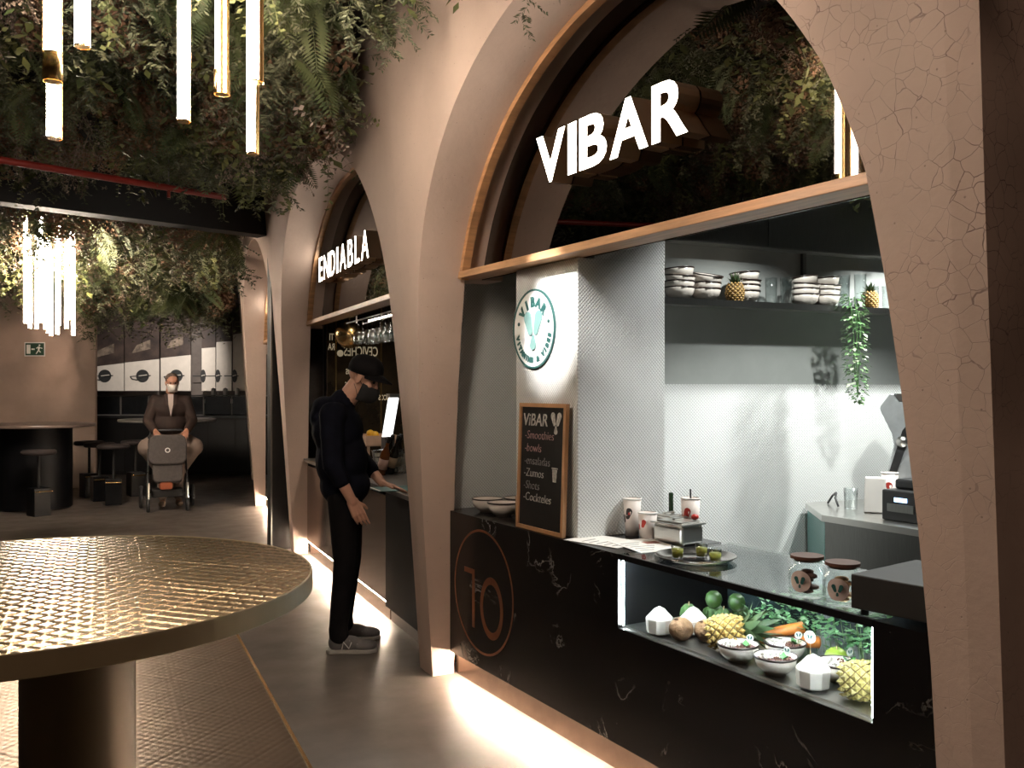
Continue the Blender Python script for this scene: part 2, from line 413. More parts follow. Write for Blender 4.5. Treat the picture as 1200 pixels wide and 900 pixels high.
# ------------------------------------------------------------------ shell of the hall
def struct(o): o['kind'] = 'structure'; return o
struct(MB().bb((-9, -6, -.1), (9, 24, 0)).build('floor', FLOOR))
struct(MB().bb((-9, -6, 3.62), (9, 24, 3.7)).build('ceiling', CEIL))
struct(MB().bb((-9.1, -6, 0), (-9, 24, 3.7)).build('wall_left', DARKW))
struct(MB().bb((-9, -6.1, 0), (9, -6, 3.7)).build('wall_rear', DARKW))
struct(MB().bb((-9, 23.9, 0), (9, 24, 3.7)).build('wall_far', DARKW))
struct(MB().bb((8.9, -6, 0), (9, 24, 3.7)).build('wall_right', DARKW))
# plastered wall end with the exit sign
WD = Vector((.866, -.5, 0)); WN = Vector((-.5, -.866, 0))
wa = Vector((1.55, 15.62, 0))
mb = MB()
pl = [(0, 0), (-7, 0), (-7, .08), (0, .08)]
mb.prism([((wa+WD*a-WN*b).x, (wa+WD*a-WN*b).y) for a, b in pl][::-1], 0, 3.6)
struct(mb.build('wall_back', HALLW, bevel=.01))

# ------------------------------------------------------------------ the arcade
CP = [Vector((2.47, -2.1)), Vector((2.10, 1.36)), Vector((2.11, 4.60)), Vector((2.55, 8.55)), Vector((3.15, 12.25)), Vector((4.0, 15.8))]
LEAN = .068
EH = [(0, .095), (.45, .095), (.87, .10), (1.2, .118), (1.55, .15), (1.85, .185), (2.1, .225), (2.129, .233), (2.131, .234), (2.25, .275), (2.4, .34), (2.5, .40), (2.6, .47),
      (2.7, .555), (2.8, .66), (2.88, .76), (2.95, .87), (3.02, 1.00), (3.08, 1.14), (3.13, 1.29), (3.165, 1.44), (3.185, 1.58), (3.195, 1.75), (3.2, 2.1)]
def curve(half):
    out = []
    for h, e in EH:
        if e < half-.02: out.append((e, h))
    out.append((half, EH[len(out)][0] if len(out) < len(EH) else 3.2))
    # Catmull-Rom refinement of the curved upper part
    fine = []
    for i in range(len(out)-1):
        p1, p2 = out[i], out[i+1]; fine.append(p1)
        if p1[1] < 2.13: continue
        p0 = out[i-1]; p3 = out[i+2] if i+2 < len(out) else (2*half-p1[0], p1[1])
        for t in (.25, .5, .75):
            fine.append(tuple(.5*(2*p1[j]+(p2[j]-p0[j])*t+(2*p0[j]-5*p1[j]+4*p2[j]-p3[j])*t*t+(3*p1[j]-p0[j]-3*p2[j]+p3[j])*t**3) for j in (0, 1)))
    fine.append(out[-1])
    return fine

class Bay:
    def __init__(s, k):
        s.a, s.b = CP[k], CP[k+1]; d = s.b-s.a; s.L = d.length; s.t = d/s.L; s.n = Vector((-s.t.y, s.t.x))
        def nrm(i):
            q = Vector((0, 0))
            for j in (i-1, i):
                if 0 <= j < len(CP)-1:
                    e = (CP[j+1]-CP[j]).normalized(); q += Vector((-e.y, e.x))
            return q.normalized()
        s.na, s.nb = nrm(k), nrm(k+1)
        c = curve(s.L/2) if k else [(.075, 0), (.075, 1.0), (.075, 2.0), (.08, 2.9), (.2, 3.25), (s.L/2, 3.4)]
        s.open = c + [(s.L-e, h) for e, h in c[::-1][1:]]
    def P(s, u, o, z):
        """u along the bay, o outwards (hall side), z up"""
        w = .12
        n = s.n
        if u < w: n = (s.na*(1-u/w)+s.n*(u/w))
        elif u > s.L-w: n = (s.nb*(1-(s.L-u)/w)+s.n*((s.L-u)/w))
        p = s.a + s.t*u + n*o
        return Vector((p.x, p.y, z))
    def M(s, u, o, z):
        """frame on the bay: local x runs towards the camera end (reading direction), local z points into the hall"""
        p = s.P(u, o, z); return frame(p, (-s.t.x, -s.t.y, 0), (s.n.x, s.n.y, 0))

TOPH = 3.6; DEEP = -.35
def bay_wall(B, name):
    mb = MB(); op = B.open; n = len(op); mid = n//2
    F = lambda u, z: B.P(u, LEAN*z, z)
    Bk = lambda u, z: B.P(u, DEEP if z > 2.13 else -.125, z)
    def strip(fn, flip):
        for half in (0, 1):
            seq = op[:mid+1] if not half else op[mid:][::-1]
            u0 = 0 if not half else B.L
            for i in range(len(seq)-1):
                (e0, h0), (e1, h1) = seq[i], seq[i+1]
                q = [fn(u0, h0), fn(e0, h0), fn(e1, h1), fn(u0, h1)]
                k = max(1, int((h1-h0)/.3))
                mb.add(q, [(0, 1, 2, 3) if (half == 0) != flip else (3, 2, 1, 0)])
        ha = op[mid][1]
        q = [fn(0, ha), fn(B.L/2, ha), fn(B.L, ha), fn(B.L, TOPH), fn(B.L/2, TOPH), fn(0, TOPH)]
        mb.add(q, [(0, 1, 2, 3, 4, 5) if not flip else (5, 4, 3, 2, 1, 0)])
    strip(F, True); strip(Bk, False)
    # reveal
    va = [F(u, z) for u, z in op]; vb = [Bk(u, z) for u, z in op]
    mb.add(va+vb, [(i, i+1, n+i+1, n+i) for i in range(n-1)], True)
    o = mb.build(name, PLASTER); struct(o)
    return o
BAYS = [Bay(k) for k in range(5)]
for k, B in enumerate(BAYS): bay_wall(B, 'wall_arcade' if k == 0 else 'wall_arcade.%03d' % k)

BEAM = 2.13
def wood_frame(B, idx):
    """arched oak lining with a straight beam across the opening"""
    root = bpy.data.objects.new('trim_%d' % idx, None); col.objects.link(root); struct(root)
    op = [(u, z) for u, z in B.open if z > 2.16]
    def ez(z):
        for i in range(len(EH)-1):
            if EH[i][0] <= z <= EH[i+1][0]:
                w = (z-EH[i][0])/(EH[i+1][0]-EH[i][0]); return EH[i][1]*(1-w)+EH[i+1][1]*w
    op = [(ez(BEAM), BEAM)]+op+[(B.L-ez(BEAM), BEAM)]
    n = len(op)
    # inward normals of the curve
    inn = []
    for i in range(n):
        a = Vector(op[max(0, i-1)]); b = Vector(op[min(n-1, i+1)]); t = (b-a).normalized(); inn.append(Vector((t.y, -t.x)))
    v = []
    for i, (u, z) in enumerate(op):
        w = inn[i]*.03
        for (du, o) in ((0, -.085), (1, -.085), (1, -.13), (0, -.13)):
            v.append(B.P(u+w.x*du, o, z+w.y*du))
    f = []
    for i in range(n-1):
        for k in range(4): a = 4*i+k; b = 4*i+(k+1) % 4; f.append((a, b, b+4, a+4))
    MB().add(v, f).build('arch_lining', WOOD, root)
    mb = MB(); a = ez(BEAM)-.03
    q = [B.P(a, -.08, 0), B.P(B.L-a, -.08, 0), B.P(B.L-a, -.21, 0), B.P(a, -.21, 0)]
    mb.prism([(p.x, p.y) for p in q][::-1], BEAM, BEAM+.036)
    mb.build('beam', OAK, root, bevel=.003)
    # dark mirror glass
    pts = [(u, z) for u, z in op]
    Mx = B.M(0, -.233, 0)
    MB().prism([(-u, z) for u, z in pts][::-1], 0, .008, M=Mx).build('mirror_pane', BLACKMIRROR, root)
    return root
for k in (1, 2, 3): wood_frame(BAYS[k], k)
# closed back of the bay beside the photographer, and of the last one
for k in (0, 4):
    B = BAYS[k]
    struct(MB().prism([(p.x, p.y) for p in (B.P(.0, -.33, 0), B.P(B.L, -.33, 0), B.P(B.L, -.36, 0), B.P(0, -.36, 0))][::-1], 0, 3.5).build('wall_bay_%d' % k, DARKW))

struct(MB().bb((2.16, 1.27, 0), (2.60, 1.37, 3.3)).build('wall_pillar_side', PLASTER))
# ------------------------------------------------------------------ low platform clad in quilted metal sheet
def quilt_h(x, y, p, amp, k=8):
    a = (x+y)/p; b = (x-y)/p
    fa = np.abs(((a) % 1)-.5)*2; fb = np.abs(((b) % 1)-.5)*2     # 1 at seams
    return amp*(1-np.maximum(fa, fb)**k)
def quilted(name, poly_fn, x0, x1, y0, y1, step, p, amp, z0, material, rot=0):
    xs = np.arange(x0, x1+1e-6, step); ys = np.arange(y0, y1+1e-6, step)
    X, Y = np.meshgrid(xs, ys, indexing='ij')
    Z = z0+quilt_h(X, Y, p, amp)
    V = np.stack([X, Y, Z], -1).reshape(-1, 3); ny = len(ys)
    I, J = np.meshgrid(np.arange(len(xs)-1), np.arange(ny-1), indexing='ij')
    a = (I*ny+J).ravel(); F = np.stack([a, a+ny, a+ny+1, a+1], -1)
    cx = (xs[:-1]+step/2)[I].ravel(); cy = (ys[:-1]+step/2)[J].ravel()
    F = F[poly_fn(cx, cy)]
    used = np.unique(F); mp = np.zeros(len(V), int); mp[used] = np.arange(len(used))
    return np_mesh(name, V[used], mp[F], material, smooth=True)
BRONZE_P = mat('quilted_bronze_floor', (.27, .195, .14), .40, 1, var=.08, vscale=3)
pr = thing('quilted_floor_platform', 'low floor platform clad in diamond quilted bronze sheet under the round table', 'platform', (1.13, 3.3, 0), math.radians(-6))
w, l = 2.6, 5.0
MB().bb((-w, -2.2, .001), (0, l, .010)).build('platform_base', BRONZE_E, pr)
q = quilted('quilted_sheet', lambda x, y: np.ones(len(x), bool), -w+.01, -.012, -.8, l-.01, .009, .056, .0035, .0105, BRONZE_P); q.parent = pr
e = MB(); e.bb((-.012, -2.2, .001), (0, l, .018)); e.bb((-w, l-.012, .001), (-.012, l, .018)); e.build('edge_strip', BRASS, pr)

# ------------------------------------------------------------------ kick panels and floor LED strips
def kick(B, u0, u1, idx, o=-.105, top=.124):
    root = bpy.data.objects.new('baseboard_kick_%d' % idx, None); col.objects.link(root); struct(root)
    def pr_(a, b, o0, o1, z0, z1, m, nm):
        q = [B.P(a, o0, 0), B.P(b, o0, 0), B.P(b, o1, 0), B.P(a, o1, 0)]
        return MB().prism([(p.x, p.y) for p in q][::-1], z0, z1).build(nm, m, root)
    pr_(u0, u1, o-.034, o-.045, .0, top, KICK, 'kick_panel')
    pr_(u0, u1, o-.019, o-.030, top-.010, top-.003, LEDM, 'led_strip')
    pr_(u0, u1, o-.014, o-.034, top-.003, top, BLACKM, 'lip')
KICK = mat('kick_bronze', (.34, .25, .20), .22, 1, var=.12, vscale=5)
kick(BAYS[1], .05, 3.14, 1)
kick(BAYS[2], 1.17, 3.86, 2)
kick(BAYS[3], .1, 3.66, 3)

# ------------------------------------------------------------------ juice bar counter
cnt = thing('bar_counter', 'black marble bar counter with white veins and a copper number ten in a ring', 'counter', (2.5, 3.0, 0))
def W(mb, name, m, par, **k):
    """world coordinate mesh parented to a root with only a translation"""
    o = mb.build(name, m, par, **k); o.location = -Vector(par.location); return o
W(MB().bb((2.21, 2.98, .124), (2.235, 4.50, .887)), 'front_panel', MARBLE, cnt)
W(MB().bb((2.21, 1.40, .124), (2.235, 2.98, .590)), 'front_panel', MARBLE, cnt)
W(MB().bb((2.21, 1.40, .590), (2.235, 1.766, .887)), 'front_panel', MARBLE, cnt)
W(MB().bb((2.235, 2.985, .857), (2.765, 4.54, .887)), 'worktop', MARBLE, cnt)
W(MB().bb((2.235, 1.38, .857), (2.82, 1.76, .887)), 'worktop', MARBLE, cnt)
W(MB().bb((2.745, 2.985, .0), (2.765, 4.5, .857)), 'back_panel', BLACKM, cnt)
COPPER = mat('copper_inlay', (.30, .11, .05), .35, .7, var=.15)
T10 = frame((2.2098, 4.127, .515), (0, -1, 0), (-1, 0, 0))
W(MB().ring(.304, .316, 0, .0012, 72, M=T10), 'inlay_ring', COPPER, cnt)
mb = MB(); mb.ring(.090, .118, 0, .0012, 48, M=T10 @ Matrix.Translation((.095, -.065, 0)), sx=1.0, sy=1.32)
W(mb, 'inlay_digit', COPPER, cnt)
mb = MB(); mb.prism([(-.20, .10), (-.085, .10), (-.085, -.20), (-.112, -.20), (-.112, .073), (-.20, .073)][::-1], 0, .0012, M=T10)
W(mb, 'inlay_digit', COPPER, cnt)

# ------------------------------------------------------------------ display case
case = thing('glass_display_case', 'glass display case lit by white strips set in the black marble counter', 'display case', (2.5, 2.37, .59))
W(MB().bb((2.236, 1.77, .588), (2.80, 2.974, .600)), 'tray', STEEL, case)
W(MB().bb((2.212, 1.77, .592), (2.219, 2.974, .880)), 'front_pane', GLASS, case)
W(MB().bb((2.212, 1.77, .880), (2.80, 2.974, .888)), 'top_pane', GLASS, case)
W(MB().bb((2.790, 1.77, .600), (2.80, 2.974, .880)), 'back_pane', mat('tinted_back', (.03, .05, .055), .12, var=.2), case)
W(MB().bb((2.236, 2.974, .600), (2.80, 2.98, .880)), 'side_panel', BLACK, case)
W(MB().bb((2.236, 1.764, .600), (2.80, 1.77, .880)), 'side_panel', BLACK, case)
W(MB().bb((2.209, 1.766, .866), (2.222, 2.978, .8885)), 'top_rail', BLACK, case)
W(MB().bb((2.238, 1.80, .870), (2.252, 2.95, .878)), 'led_strip', CLEDM, case)
W(MB().bb((2.222, 1.79, .8785), (2.258, 2.96, .8797)), 'led_shield', BLACKM, case)  # added shield, keeps the strip's light off the jars above
for y in (2.966, 1.778): W(MB().box((2.226, y, .733), (.005, .004, .262)), 'led_strip', CLEDM, case)
W(MB().bb((2.212, 1.77, .580), (2.236, 2.974, .592)), 'front_rail', STEEL, case)

# ------------------------------------------------------------------ VIBAR kitchen: walls
K0 = Vector((3.117, 3.80)); KD = Vector((.9967, -.0813)); KN = Vector((-.0813, -.9967))
def KP(s, off, z): p = K0+KD*s+KN*off; return Vector((p.x, p.y, z))
def kbox(mb, s0, s1, o0, o1, z0, z1):
    q = [KP(s0, o0, 0), KP(s1, o0, 0), KP(s1, o1, 0), KP(s0, o1, 0)]
    a = sum((q[(i+1) % 4].x-q[i].x)*(q[(i+1) % 4].y+q[i].y) for i in range(4))
    q = q[::-1] if a > 0 else q
    return mb.prism([(p.x, p.y) for p in q], z0, z1)
struct(kbox(MB(), -.5, 3.0, 0, -.1, 0, 1.572).build('wall_kitchen_tiled', TILE))
struct(kbox(MB(), -.5, 3.0, -.004, -.1, 1.572, 3.3).build('wall_kitchen_upper', KWALL))
# tiled pillar and niche wall
struct(MB().bb((2.28, 3.37, .887), (2.77, 3.91, 2.128)).build('wall_tiled_pillar', TILE, bevel=.004))
struct(MB().bb((2.77, 3.92, .0), (2.86, 4.7, 2.75)).build('wall_niche_back', KWALL))
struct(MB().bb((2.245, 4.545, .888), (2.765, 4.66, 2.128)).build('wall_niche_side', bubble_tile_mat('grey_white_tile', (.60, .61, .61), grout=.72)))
struct(MB().bb((2.37, 3.37, 2.128), (2.77, 3.91, 2.94)).build('wall_tiled_pillar_upper', TILE))
struct(MB().bb((2.37, 4.545, 2.128), (2.765, 4.66, 2.94)).build('wall_niche_upper', KWALL))
struct(MB().bb((2.46, 1.3, 2.95), (6.0, 4.7, 3.0)).build('ceiling_kitchen', mat('kitchen_ceiling', (.10, .10, .10), .8)))
struct(MB().bb((6.0, .2, 0), (6.1, 4.2, 3.0)).build('wall_kitchen_side', KWALL))

hood = thing('steel_wall_hood', 'dark brushed steel hood panel above the kitchen shelf', 'hood', KP(.9, .05, 2.32))
def KW(mb, name, m, par, **k): return W(mb, name, m, par, **k)
for a, b in ((-.3, .62), (.625, 2.4)):
    KW(kbox(MB(), a, b, .0, .09, 2.322, 2.95), 'hood_panel', HOODM, hood)
KW(kbox(MB(), -.3, 2.4, .0, .095, 2.316, 2.324), 'hood_edge', STEEL, hood)
shelf = thing('steel_wall_shelf', 'long steel wall shelf carrying bowls, glasses and two pineapples', 'shelf', KP(.9, .1, 1.97))
KW(kbox(MB(), -.32, 2.2, .0, .26, 1.985, 2.0), 'shelf_board', STEEL, shelf)
KW(kbox(MB(), -.32, 2.2, .255, .262, 1.968, 2.0), 'shelf_lip', STEEL_D, shelf)
for s in (.946, 2.0):
    KW(kbox(MB(), s-.012, s+.012, .0, .02, 2.0, 2.316), 'upright', STEEL_D, shelf)

# ------------------------------------------------------------------ signs
def lettered_sign(name, B, body, u_first, u_last, z0, height, label, depth=.105, o=-.225, bold=.026, gapk=.10):
    """row of box letters: metal shell with a lit face; u_first is the centre of the first letter"""
    p0 = B.P((u_first+u_last)/2, o, z0)
    root = thing(name, label, 'sign', p0)
    widths = {'I': .26, 'V': .92, 'A': .95, 'B': .76, 'R': .80, 'E': .66, 'N': .85, 'D': .82, 'L': .62, 'S': .75}
    cap_h = .7
    tot = sum(widths[c] for c in body); n = len(body)
    span = abs(u_first-u_last); gap = height*gapk; kx = (span-gap*(n-1))/(tot*height)
    pos = 0.0
    for c in body:
        wl = widths[c]*height*kx
        size = height/.70
        v, f = text_mb(c, size, depth, offset=bold*size, align='LEFT')
        vx = np.array(v); mn = vx.min(0); mx = vx.max(0)
        sx = wl/(mx[0]-mn[0]); sy = height/(mx[1]-mn[1])
        vv = [((a[0]-mn[0])*sx, (a[1]-mn[1])*sy, a[2]) for a in v]
        Mx = B.M(u_first-pos, o, z0)
        Mx.translation -= Vector(root.location)
        side = MB(); face = MB()
        zmax = max(a[2] for a in vv)
        for q in f:
            isf = all(abs(vv[i][2]-zmax) < 1e-5 for i in q)
            (face if isf else side).add([vv[i] for i in q], [tuple(range(len(q)))], False, 0, Mx)
        lo = side.build('letter', SIGNSIDE, root)
        fo = face.build('letter_face', SIGNM, lo)
        pos += wl+gap
    return root
# VIBAR: first letter near u = 3.86-1.36 along bay 1 ; reading direction runs to smaller u
lettered_sign('letter_sign', BAYS[1], 'VIBAR', 2.264, 1.211, 2.479, .222, 'five lit white box letters on dark mirror glass above the oak beam', o=-.168)
lettered_sign('letter_sign', BAYS[2], 'ENDIABLA', 3.36, 1.66, 2.49, .21, 'eight lit white box letters above the man in the black cap', depth=.10, o=-.17, bold=.006, gapk=.26)
lettered_sign('letter_sign', BAYS[3], 'S', 3.30, 3.10, 2.49, .20, 'single lit yellowish box letter inside the farthest arch', o=-.168)

# ------------------------------------------------------------------ round logo and chalkboard on the tiled pillar
TEAL = mat('teal_enamel', (.20, .36, .35), .4, var=.05); TEALD = mat('dark_teal', (.03, .12, .115), .4, var=.1)
LG = frame((2.279, 3.733, 1.832), (0, -1, 0), (-1, 0, 0))
lg = thing('round_logo_sign', 'round white logo plate with teal ring, lettering and three teal drops', 'sign', (2.279, 3.733, 1.832))
def onplate(mb, name, m, par): return W(mb, name, m, par)
onplate(MB().lathe([(0, .0), (.186, 0), (.186, .006), (0, .006)], 64, M=LG, smooth=False), 'plate', mat('white_plate', (.85, .85, .83), .35, var=.02), lg)
onplate(MB().ring(.180, .189, 0, .009, 72, M=LG), 'ring', TEALD, lg)
def drop(cx, cy, r0, r1, ln, ang, n=10):
    """rounded petal outline: circle r0 at top, r1 at the bottom"""
    pts = []
    for k in range(n+1): a = PI*k/n; pts.append((r0*math.cos(a), ln/2+r0*math.sin(a)))
    for k in range(n+1): a = PI+PI*k/n; pts.append((r1*math.cos(a), -ln/2+r1*math.sin(a)))
    ca, sa = math.cos(ang), math.sin(ang)
    return [(cx+x*ca-y*sa, cy+x*sa+y*ca) for x, y in pts]
def logo_drops(Mx, s, z0, z1):
    return [MB().prism(drop(-.032*s, .018*s, .027*s, .017*s, .060*s, .36), z0, z1, M=Mx),
            MB().prism(drop(.032*s, .018*s, .027*s, .017*s, .060*s, -.36), z0, z1, M=Mx),
            MB().prism(drop(0, -.050*s, .008*s, .021*s, .034*s, 0), z0, z1+.001*s, M=Mx)]
for d in logo_drops(LG, 1.15, .006, .011): onplate(d, 'drop', TEAL, lg)
def arc_text(body, R, a0, a1, size, Mx, z, flip=False, off=.004):
    mb = MB(); n = len(body)
    for i, ch in enumerate(body):
        if ch == ' ': continue
        a = a0+(a1-a0)*i/max(1, n-1)
        v, f = text_mb(ch, size, .003, off)
        ro = a-PI/2 if not flip else a+PI/2
        T = Mx @ Matrix.Translation((R*math.cos(a), R*math.sin(a), z)) @ Matrix.Rotation(ro, 4, 'Z') @ Matrix.Translation((0, -size*.35, 0))
        mb.add(v, f, False, 0, T)
    return mb
onplate(arc_text('VIBAR', .128, math.radians(142), math.radians(44), .062, LG, .0075), 'lettering', TEALD, lg)
for w_, i0, i1 in (('VITAMINS', 0, 7), ('&', 9, 9), ('VIBES', 11, 15)):
    st_ = 150/15; onplate(arc_text(w_, .148, math.radians(196+st_*i0), math.radians(196+st_*i1), .034, LG, .0075, True, .003), 'lettering', TEALD, lg)
for a in (math.radians(168), math.radians(12)):
    onplate(MB().lathe([(0, .006), (.009, .006), (.009, .009), (0, .009)], 14, M=LG @ Matrix.Translation((.138*math.cos(a), .138*math.sin(a), 0))), 'dot', TEALD, lg)

cb = thing('chalkboard', 'tall framed chalkboard menu with handwritten lines leaning on the tiled pillar', 'chalkboard', (2.25, 3.61, .888))
cb.rotation_euler = (0, math.radians(2.0), 0)
CM = frame((-.012, 0, 0), (0, -1, 0), (-1, 0, 0))
bw, bh = .405, .592
MB().prism([(-bw/2+.01, .01), (bw/2-.01, .01), (bw/2-.01, bh-.01), (-bw/2+.01, bh-.01)], 0, .008, M=CM).build('slate', mat('slate', (.016, .015, .015), .6, var=.25, vscale=8), cb)
for (a, b, c, d) in ((-bw/2, 0, bw/2, .018), (-bw/2, bh-.018, bw/2, bh), (-bw/2, .018, -bw/2+.018, bh-.018), (bw/2-.018, .018, bw/2, bh-.018)):
    MB().prism([(a, b), (c, b), (c, d), (a, d)], -.004, .016, M=CM).build('frame_bar', mat('board_frame_pine', (.55, .30, .15), .5), cb)
CH = [mat('chalk_white', (.62, .60, .55), .9, var=.3, vscale=60), mat('chalk_pink', (.50, .32, .30), .9, var=.3, vscale=60), mat('chalk_grey', (.30, .29, .28), .9, var=.4, vscale=60)]
def chalk(txt, x, y, size, m, off=-.0008, nm='chalk_line'):
    v, f = text_mb(txt, size, .0015, off, 'LEFT', shear=.12)
    MB().add(v, f, False, 0, CM @ Matrix.Translation((x, y, .0088))).build(nm, m, cb)
chalk('ViBAR', -.175, bh-.105, .082, CH[0], .0006)
for t, y, m in (('-Smoothies', .425, 1), ('-bowls', .365, 1), ('-ensaladas', .305, 2), ('-Zumos', .248, 0), ('-Shots', .190, 2), ('-Cockteles', .135, 0)):
    chalk(t, -.155, y, .056, CH[m])
for d in logo_drops(CM @ Matrix.Translation((.115, bh-.085, 0)), .62, .008, .0095): d.build('chalk_drop', CH[0], cb)
mb = MB(); mb.prism([(.095, .295), (.135, .295), (.128, .238), (.102, .238)][::-1], .008, .0095, M=CM); mb.prism([(.090, .297), (.140, .297), (.140, .303), (.090, .303)], .008, .0095, M=CM)
mb.build('chalk_cup', CH[0], cb)

# ------------------------------------------------------------------ crockery builders
def make_bowl(r=.075, h=.062, name='bowl', label='', group=None, loc=(0, 0, 0), material=None):
    b = MB().lathe([(0, .0), (r*.48, .0), (r*.50, .006), (r*.62, .010), (r*.86, h*.45), (r, h), (r*.965, h), (r*.83, h*.45), (r*.58, .016), (0, .012)], 32).build(name, material or CERAMIC)
    setp(b, label, 'bowl', group); b.location = loc
    MB().lathe([(r*.955, h-.0005), (r*.965, h+.002), (r*1.0, h+.002), (r*1.012, h-.001), (r*1.004, h-.005), (r*.955, h-.0005)], 32).build('rim', RIM, b)
    return b
bowl0 = make_bowl(.085, .072, label='cream dark-rimmed bowl beside the chalkboard, front one of three', group='bowls beside the chalkboard', loc=(2.35, 4.16, .888))
dup(bowl0, (2.36, 4.35, .888), label='cream dark-rimmed bowl beside the chalkboard, nearest the plaster pillar')
dup(bowl0, (2.52, 4.29, .888), label='cream dark-rimmed bowl beside the chalkboard, rear one of three')
tbl = thing('wooden_board', 'pale wooden board standing behind the chalkboard', 'board', (2.300, 3.922, .888))
MB().prism([(-.012, 0), (.012, 0), (.012, .13), (.006, .14), (-.006, .14), (-.012, .13)], -.008, .008, M=frame((0, 0, 0), (1, 0, 0), (0, -1, 0))).build('board', WOOD, tbl, bevel=.002)

# stacks of bowls on the kitchen shelf
sb = make_bowl(.080, .068, name='shelf_bowl', label='x', group='bowls stacked on the steel shelf', loc=(0, 0, 2.0))
names = {1: 'lowest', 2: 'second lowest', 3: 'third lowest', 4: 'fourth lowest', 5: 'topmost'}
stacks = [(.005, 4, 'stack beside the tiled pillar'), (.172, 3, 'tilted stack beside the first pineapple'), (.43, 4, 'stack behind the first pineapple'),
          (.842, 4, 'stack behind the steel upright'), (.995, 4, 'stack above the hanging plant')]
first = True
for si, (s, n, what) in enumerate(stacks):
    z = 2.0
    for i in range(n):
        p = KP(s, .13, z)
        tilt = [0, .03, -.09, .06][i] if si != 1 else [0, .02, -.22][i]
        if si == 3 and i == 3: tilt = .12
        lab = 'cream dark-rimmed bowl, %s in the %s' % ('topmost' if i == n-1 else names[i+1], what)
        if first: sb.location = p; sb['label'] = lab; sb.rotation_euler = (0, tilt, 0); first = False
        else: dup(sb, p, rot=(tilt*.4, tilt, i), label=lab)
        z += [.030, .032, .036, .036][i] if i == 0 or si != 1 else .046
# pineapples on the shelf
PINE = mat('pineapple_skin', (.30, .16, .045), .6, var=.4, vscale=30, c2=(.48, .30, .08)); PLEAF = mat('pineapple_leaf', (.035, .075, .028), .5, var=.4, c2=(.09, .13, .05)); PGAP = mat('pineapple_gaps', (.13, .085, .035), .8)
def make_pineapple(name, label, loc, r=.05, h=.11, crown=.07, group=None, rot=(0, 0, 0), eyes=True, skin=None, material=None):
    root = thing(name, label, 'pineapple', loc, 0, group); root.rotation_euler = rot
    mb = MB(); rows, n = 9, 11
    mb.lathe([(0, 0), (r*.55, .002), (r*.85, h*.15), (r*.94, h*.45), (r*.86, h*.78), (r*.5, h*.97), (0, h)], 20)
    for j in range(rows):
        t = (j+.5)/rows; zz = h*t; rr = r*(.55+.45*math.sin(PI*min(1, max(0, .12+t*.80))))*.97
        for k in range(n):
            a = 2*PI*(k+.5*(j % 2))/n; nx, ny = math.cos(a), math.sin(a)
            c = Vector((nx*rr, ny*rr, zz)); tx = Vector((-ny, nx, 0)); up = Vector((0, 0, 1)); out = Vector((nx, ny, 0)); wd = PI*rr/n*.88; hh = h/rows*.86
            mb.add([c+tx*wd, c+up*hh, c-tx*wd, c-up*hh, c+out*r*.14], [(0, 1, 4), (1, 2, 4), (2, 3, 4), (3, 0, 4)], False, 1)
    mb.build('skin', [PGAP, material or PINE], root)
    mb = MB()
    for i in range(22):
        a = i*2.4; t = i/22; ln = crown*(.5+.5*t) ; le = (1-t)*.9+.08
        d = Vector((math.cos(a)*le, math.sin(a)*le, 1-.4*le)).normalized(); sd = Vector((-math.sin(a), math.cos(a), 0)); b = Vector((math.cos(a), math.sin(a), 0))*r*.25+Vector((0, 0, h*.96))
        w = crown*.11; m = b+d*ln*.5; tip = b+d*ln+Vector((math.cos(a), math.sin(a), -.2))*crown*.15*le
        mb.add([b-sd*w, b+sd*w, m+sd*w*.9+d*0, m-sd*w*.9, tip], [(0, 1, 2, 3), (3, 2, 4)], True)
    mb.build('crown', PLEAF, root)
    return root
make_pineapple('pineapple', 'small pineapple standing before the third bowl stack on the shelf', KP(.305, .20, 2.0), .048, .098, .068)
make_pineapple('pineapple', 'small golden pineapple standing among the glasses beside the cracked pillar', KP(1.29, .17, 2.0), .048, .10, .065, material=mat('pineapple_gold', (.46, .25, .06), .6, var=.4, vscale=30, c2=(.66, .42, .13)))
# tumblers
tum = MB().lathe([(0, 0), (.030, 0), (.034, .15), (.0318, .15), (.028, .006), (0, .006)], 20).build('tumbler', TUMBLER)
setp(tum, 'clear tumbler on the shelf, farthest from the hanging plant', 'glass', 'tumblers on the steel shelf'); tum.location = KP(.615, .12, 2.0)
for i, (s, o, k, lab) in enumerate([(.685, .16, 1.0, 'clear tumbler on the shelf between third and fourth bowl stacks'), (.745, .11, 1.0, 'clear tumbler on the shelf touching the fourth bowl stack'),
        (1.10, .16, 1.15, 'clear tumbler on the shelf just beyond the fifth bowl stack'), (1.165, .10, 1.3, 'tall clear tumbler on the shelf above the hanging plant'),
        (1.215, .17, 1.3, 'tall clear tumbler on the shelf beside the golden pineapple'), (1.39, .10, .95, 'short tumbler on the shelf behind the golden pineapple'), (1.45, .15, .95, 'short tumbler on the shelf touching the cracked pillar edge')]):
    dup(tum, KP(s, o, 2.0), label=lab, scale=(1, 1, k))

